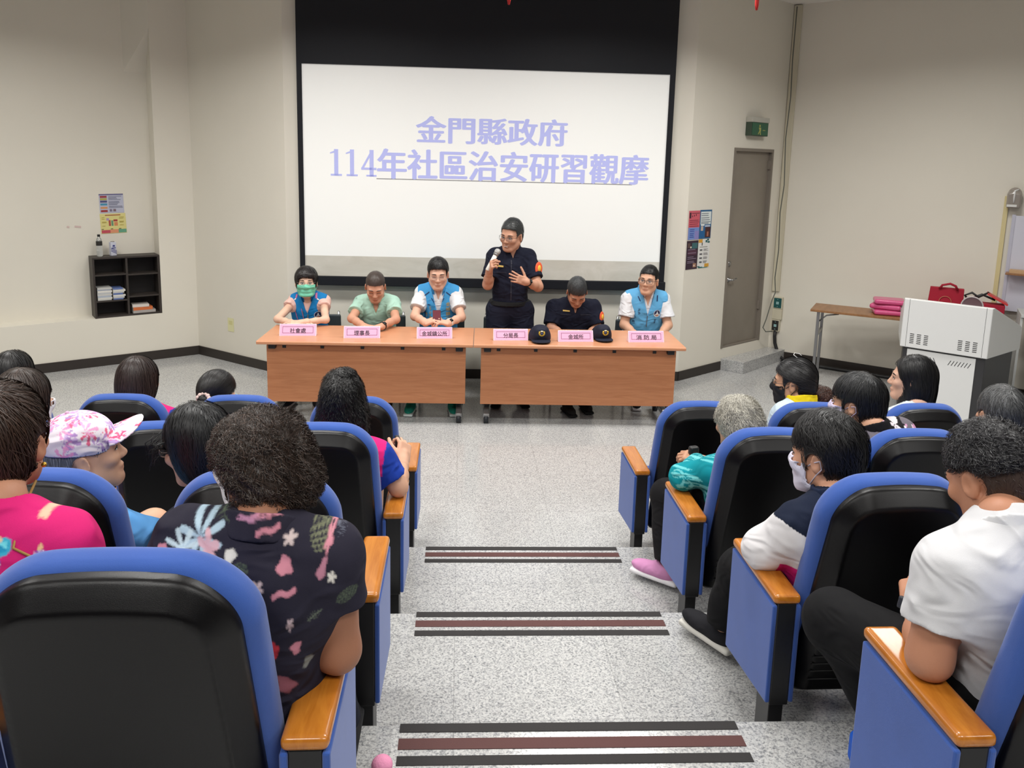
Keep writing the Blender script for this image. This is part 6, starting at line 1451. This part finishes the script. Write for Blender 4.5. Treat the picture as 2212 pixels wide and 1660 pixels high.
# ---- right block, front row
def aud_right_front():
    p = A('woman in black mask with brown curly low bun, yellow collar', (1.975, 4.33, 1.03), -58, -4, 1.1, (196, 148, 118), shw=.38, neck=(2.0, 4.26, .935), turn=-25, neckr=.9)
    J = p.J
    p.garment('shirt', .013, .008, plain((196, 212, 222)), {'L': .6, 'R': .6}, neck=.008); p.collar(lc((236, 208, 30)), rise=.028, low=-.03, t=.016, flap=.008)
    p.mask((30, 30, 34), -.014); p.eyes(); p.glasses((40, 36, 36), (.024, .017), th=.0012)
    h = p.h; s = hair_cap(h, .016, .012, .014, .06, -.08, .045); p.hair(s, (28, 27, 29), 2400, .1, lambda q: np.stack([-q[:, 0] * 4, -1.2 + 0 * q[:, 1], -.35 - q[:, 2] * 5], 1), .005, .002, lift=(.001, .004), jitter=.1, tone=.45)
    b = Sdf([(h.E((.05, -.135, -.075), (.058, .055, .05)), 0), (h.E((.02, -.09, -.05), (.03, .04, .03)), .03)]); b.post.append(lambda q, d: d + .004 * vnoise(q, 90, 3)); p.hair(b, (74, 48, 38), 900, .05, lambda q: np.stack([q[:, 1] * 3 + .4, -q[:, 0] * 3, 0 * q[:, 0] + .3], 1), .005, .0018, curl=.004, freq=9, jitter=.6, tone=.9, name='hair_bun')
    k = MB(); k.tube([h.P(v) - p.root for v in ((-.02, -.02, .14), (-.01, -.0, .152), (.02, .0, .156), (.04, -.02, .15), (.03, -.035, .142))], .0016, 6); k.build('hair_tie_end', LOOP, p.t)
    p = A('woman with long straight black hair hanging to left, right front row', (2.70, 4.34, 1.05), -62, 2, 1.1, (214, 170, 146), shw=.38, neck=(2.70, 4.26, .91), turn=-15)
    p.garment('shirt', .013, .009, plain((206, 216, 218)), {'L': .6, 'R': .6}, neck=.01); p.eyes()
    h = p.h; S = Sdf(); S.add(h.E((0, -.016, .036), (.088, .108, .104)), 0); S.add(h.E((.0, -.05, -.05), (.082, .075, .13)), .04); S.add(rcone(h.P((-.03, -.03, -.05)), h.P((-.04, .02, -.19)), .07, .05), .04); S.add(rcone(h.P((.03, -.06, -.05)), h.P((.02, -.08, -.2)), .07, .05), .04)
    S.sub(h.E((0, .115, -.02), (.074, .075, .1)), .012)
    p.hair(S, (27, 27, 29), 3000, .14, lambda q: np.stack([q[:, 0] * 2 - .1, -.2 - q[:, 1] * 0, -1 + 0 * q[:, 0]], 1), .006, .002, lift=(.001, .005), jitter=.1, tone=.45)
aud_right_front()

# ---- right block, second row
def aud_right_second():
    # woman, black shirt with pink flowers
    def blossoms(V):
        C = np.tile(lc((24, 22, 25)), (len(V), 1)); r = np.random.default_rng(12)
        for i in range(70):
            c = np.array((r.uniform(1.66, 2.15), r.uniform(3.2, 3.36), r.uniform(.98, 1.15))); d = V - c; dn = np.linalg.norm(d * np.array((1, .35, .6)), axis=1); th = np.arctan2(d[:, 2], d[:, 0]); s_ = r.uniform(.016, .04)
            m = dn < s_ * (.45 + .55 * np.abs(np.cos(th * 2.5 + i))); C[m] = lc([(222, 178, 200), (226, 218, 222), (206, 150, 184), (110, 104, 112)][i % 4])
        return C
    p = A('woman with layered black hair and lavender mask in black floral shirt', (1.862, 3.40, 1.20), -46, -2, 1.04, (198, 150, 122), zf=RIS, shw=.42, neck=(1.90, 3.315, 1.115), pel=(1.96, 3.36, .72), turn=-12)
    p.garment('shirt', .014, .005, blossoms, {'L': .7, 'R': .7}, neck=.01); p.collar(lc((24, 22, 25)), rise=.012, t=.014); p.mask((206, 196, 224), -.012); p.eyes()
    h = p.h; s = hair_cap(h, .02, .016, .018, .05, -.18, .035, side_low=-.03); s.L.append(('+', h.E((.0, -.078, -.115), (.066, .045, .075)), .03))
    p.hair(s, (32, 33, 35), 3600, .08, swirl((.0, -.06, .12), .7, tw=.1), .005, .0018, lift=(.001, .007), jitter=.2, tone=.8)
    # grey curly haired lady in teal
    def teal(V):
        C = np.tile(lc((10, 136, 148)), (len(V), 1)) * (1 + .2 * vnoise(V, 30, 3))[:, None]; r = np.random.default_rng(4)
        for i in range(70):
            c = np.array((r.uniform(1.0, 1.5), r.uniform(3.25, 3.6), r.uniform(.74, 1.1))); d = V - c; dn = np.linalg.norm(d, axis=1); th = np.arctan2(d[:, 2], d[:, 0] + d[:, 1]); s_ = r.uniform(.04, .075)
            m = (dn < s_) & (np.cos(th * 9 + i) > .35 + .4 * dn / s_); C[m] = C[m] * .3 + lc((126, 218, 220)) * .7
        return C
    p = A('elderly lady with curly grey hair in teal leaf print shirt', (1.307, 3.42, 1.09), -24, -8, 1.0, (188, 140, 112), zf=RIS, shw=.40, neck=(1.31, 3.335, .97), pel=(1.33, 3.37, .72), turn=-6, neckr=.85,
          arms={'L': ((1.062, 3.40, .835), (1.195, 3.565, .845)), 'R': ((1.56, 3.44, .76), (1.3, 3.62, .82))},
          hands={'L': dict(d=(-.8, .45, .2), n=(-.05, -.35, .9), side=1, curl=(45, 48, 50, 52), spread=3, thumb=(30, 35)), 'R': dict(d=(-.75, .45, .1), n=(.2, .3, .9), side=-1, curl=(40, 45, 45, 50))},
          legs={'L': ((1.24, 3.4, .72), (1.085, 3.72, .60), (1.06, 3.555, .30), (-.75, .62)), 'R': ((1.42, 3.4, .72), (1.42, 3.8, .7), (1.42, 3.8, .29), (0, 1))})
    p.garment('shirt', .014, .0055, teal, {'L': (1, .85), 'R': (1, .8)}, neck=.006, folds=.005, seed=31, sl_r=(.06, .054)); p.collar(teal, rise=.02, t=.012); p.eyes(brow=(150, 148, 144))
    p.trousers(lc((21, 20, 22)), h=.008, ankle=.93, rk=1.15); p.shoes((206, 142, 186), (236, 234, 236), .25)
    h = p.h; S = Sdf(); S.add(h.E((0, -.016, .034), (.1, .112, .1)), 0); S.add(h.E((0, -.055, -.03), (.085, .07, .075)), .04); S.sub(h.E((0, .12, -.02), (.08, .075, .1)), .015); S.post.append(lambda q, d: d + .005 * vnoise(q, 65, 5))
    p.hair(S, (176, 172, 160), 3200, .05, swirl((.02, -.03, .12), .4, tw=.5), .005, .0017, curl=.006, freq=8, lift=(.001, .007), jitter=.45, tone=.55, scalp_tone=.62)
    p = A('person with short salt and pepper hair at right edge, second row', (2.545, 3.36, 1.155), 4, -2, 1.06, (200, 152, 124), zf=RIS, shw=.42)
    p.garment('shirt', .013, .009, plain((120, 124, 130)), {'L': .6, 'R': .6}); s = hair_cap(p.h, .018, .012, .016, .055, -.085, .04); p.hair(s, (78, 79, 80), 2600, .05, swirl((0, -.05, .12), .5), .006, .0019, lift=(.001, .005), jitter=.3, tone=1.0)
aud_right_second()
cm = thing('camera_strap', 'small black object held in the hands of the lady in teal', 'object', (1.165, 3.60, .85), .3)
sdf_obj('body', Sdf([(rbox((0, 0, .03), (.025, .018, .032), .012), 0)]), .004, mat('object_black', (22, 22, 24), .4), cm)

# ---- right block, third row: man with navy / white / pink polo
def aud_right_third():
    p = None
    def panels(V):
        n = np.array((1.235, 2.36, 1.235)); x = (V - n)[:, 0]; z = V[:, 2]; C = np.tile(lc((24, 32, 52)), (len(V), 1))
        lim = 1.085 + .075 * np.clip(-(x + .04) / .15, 0, 1); wl = 1.03
        C[z < lim] = lc((226, 224, 226)); C[(z < 1.0) & (x > -.175) & (V[:, 1] < 2.43)] = lc((206, 36, 124)); return C * (1 + .05 * vnoise(V, 18, 6))[:, None]
    p = A('man in navy white and pink polo shirt wearing white mask', (1.253, 2.45, 1.318), -40, -6, 1.08, (206, 154, 126), zf=RIS * 2, shw=.44, neck=(1.255, 2.35, 1.215), pel=(1.30, 2.37, .90), turn=-14, fatn=1.05, bh=.008,
          arms={'L': ((1.045, 2.385, 1.015), (1.2, 2.6, .985)), 'R': ((1.53, 2.45, .98), (1.36, 2.68, .97))}, hands={'L': dict(d=(.6, .75, 0), n=(0, 0, 1), side=1)},
          legs={'L': ((1.2, 2.42, .92), (1.10, 2.72, .74), (1.055, 2.74, .49), (-.5, .85)), 'R': ((1.42, 2.42, .92), (1.42, 2.84, .88), (1.42, 2.84, .47), (0, 1))})
    p.garment('polo_shirt', .016, .004, panels, {'L': (1, .12), 'R': (1, .1)}, neck=.006, folds=.005, seed=41, sl_r=(.056, .058)); p.collar(lc((28, 38, 62)), rise=.03, low=-.035, t=.014, flap=.008, th=.006)
    p.mask((214, 212, 230), -.018); p.eyes(); p.trousers(lc((18, 18, 20)), h=.008, ankle=.9, rk=1.12); p.shoes((32, 32, 36), (206, 204, 196), .28)
    h = p.h; s = hair_cap(h, .024, .014, .016, .052, -.085, .035); p.hair(s, (26, 25, 26), 4200, .06, swirl((.02, -.055, .12), .35, tw=.45), .005, .0017, lift=(.001, .009), jitter=.3, tone=.6)
aud_right_third()

# ---- right block, fourth row: young man in white T-shirt
def aud_right_fourth():
    p = A('young man with faded black hair in white t-shirt looking down', (1.30, 1.72, 1.545), -16, -26, 1.0, (184, 130, 102), zf=RIS * 3, shw=.425, neck=(1.25, 1.60, 1.495), pel=(1.34, 1.56, 1.06), turn=-10, bh=.006, neckr=.92, hh=.004, armr=1.2,
          arms={'L': ((1.078, 1.545, 1.19), (1.2, 1.80, 1.165)), 'R': ((1.60, 1.70, 1.2), (1.38, 1.92, 1.17))}, hands={'L': dict(d=(.35, .75, .25), n=(-.6, -.2, .7), side=1, curl=(35, 35, 40, 45))},
          legs={'L': ((1.24, 1.60, 1.06), (1.085, 1.97, 1.01), (1.30, 1.92, .65), (.3, 1)), 'R': ((1.46, 1.6, 1.06), (1.52, 1.98, 1.03), (1.5, 1.98, .66), (0, 1))})
    p.garment('t_shirt', .014, .0055, plain((212, 212, 215)), {'L': .62, 'R': .62}, hem=-.06, neck=.006, folds=.0045, seed=51, sl_r=(.06, .072)); p.collar(lc((222, 222, 224)), rise=.006, low=-.012, t=.010, th=.004)
    p.eyes(closed=True); p.trousers(lc((19, 19, 21)), h=.007, rk=1.15, folds=.005); p.shoes((36, 36, 40), (220, 220, 220))
    h = p.h; s = hair_cap(h, .018, .009, .010, .055, .018, .03, side_low=.035); s.post.append(lambda q, d: d + .003 * vnoise(q, 70, 6))
    p.hair(s, (31, 30, 34), 5200, .022, swirl((.0, -.05, .12), -.25, tw=.6), .005, .0016, curl=.003, freq=5, lift=(.001, .009), jitter=.4, tone=.6)
    f = hair_cap(h, .004, .002, .003, .05, -.085, .035, side_low=-.035); p.hair(f, (66, 50, 42), 3200, .008, None, .005, .0011, lift=(.0004, .0015), jitter=.8, tone=.6, name='faded_sides')
    E = p.J['arm']['L'][0]; S0 = p.J['sh']['L']; c = onto(p.shirtS, S0 + (E - S0) * .57 + np.array((-.02, .03, 0)), nrm((-.75, .35, .2)))
    sdf_obj('sleeve_tag', Sdf([(rbox(c, (.006, .01, .014), .002, frame(nrm((-.4, .8, .0)), nrm(S0 - E))), 0)]), .003, mat('tag_dark', (40, 42, 52), .6), p.t, None, p.root)
aud_right_fourth()
pk = thing('pink_pompom', 'pink fluffy pom-pom on floor beside the nearest strips', 'pompom', tuple(atZ(826, 1668, .558)))
sdf_obj('fluff', Sdf([(ell((0, -.01, .03), (.03, .03, .026)), 0)]), .004, mat('pom_pink', (232, 150, 184), .9, bump=1.0, bscale=120), pk)
bb_ = thing('blue_bag', 'bright blue item on floor under the white shirt man armrest', 'bag', tuple(atZ(1856, 1652, .558)))
sdf_obj('body', Sdf([(rbox((0.03, -.03, .05), (.06, .06, .05), .02), 0)]), .006, mat('bright_blue', (20, 92, 206), .5), bb_)
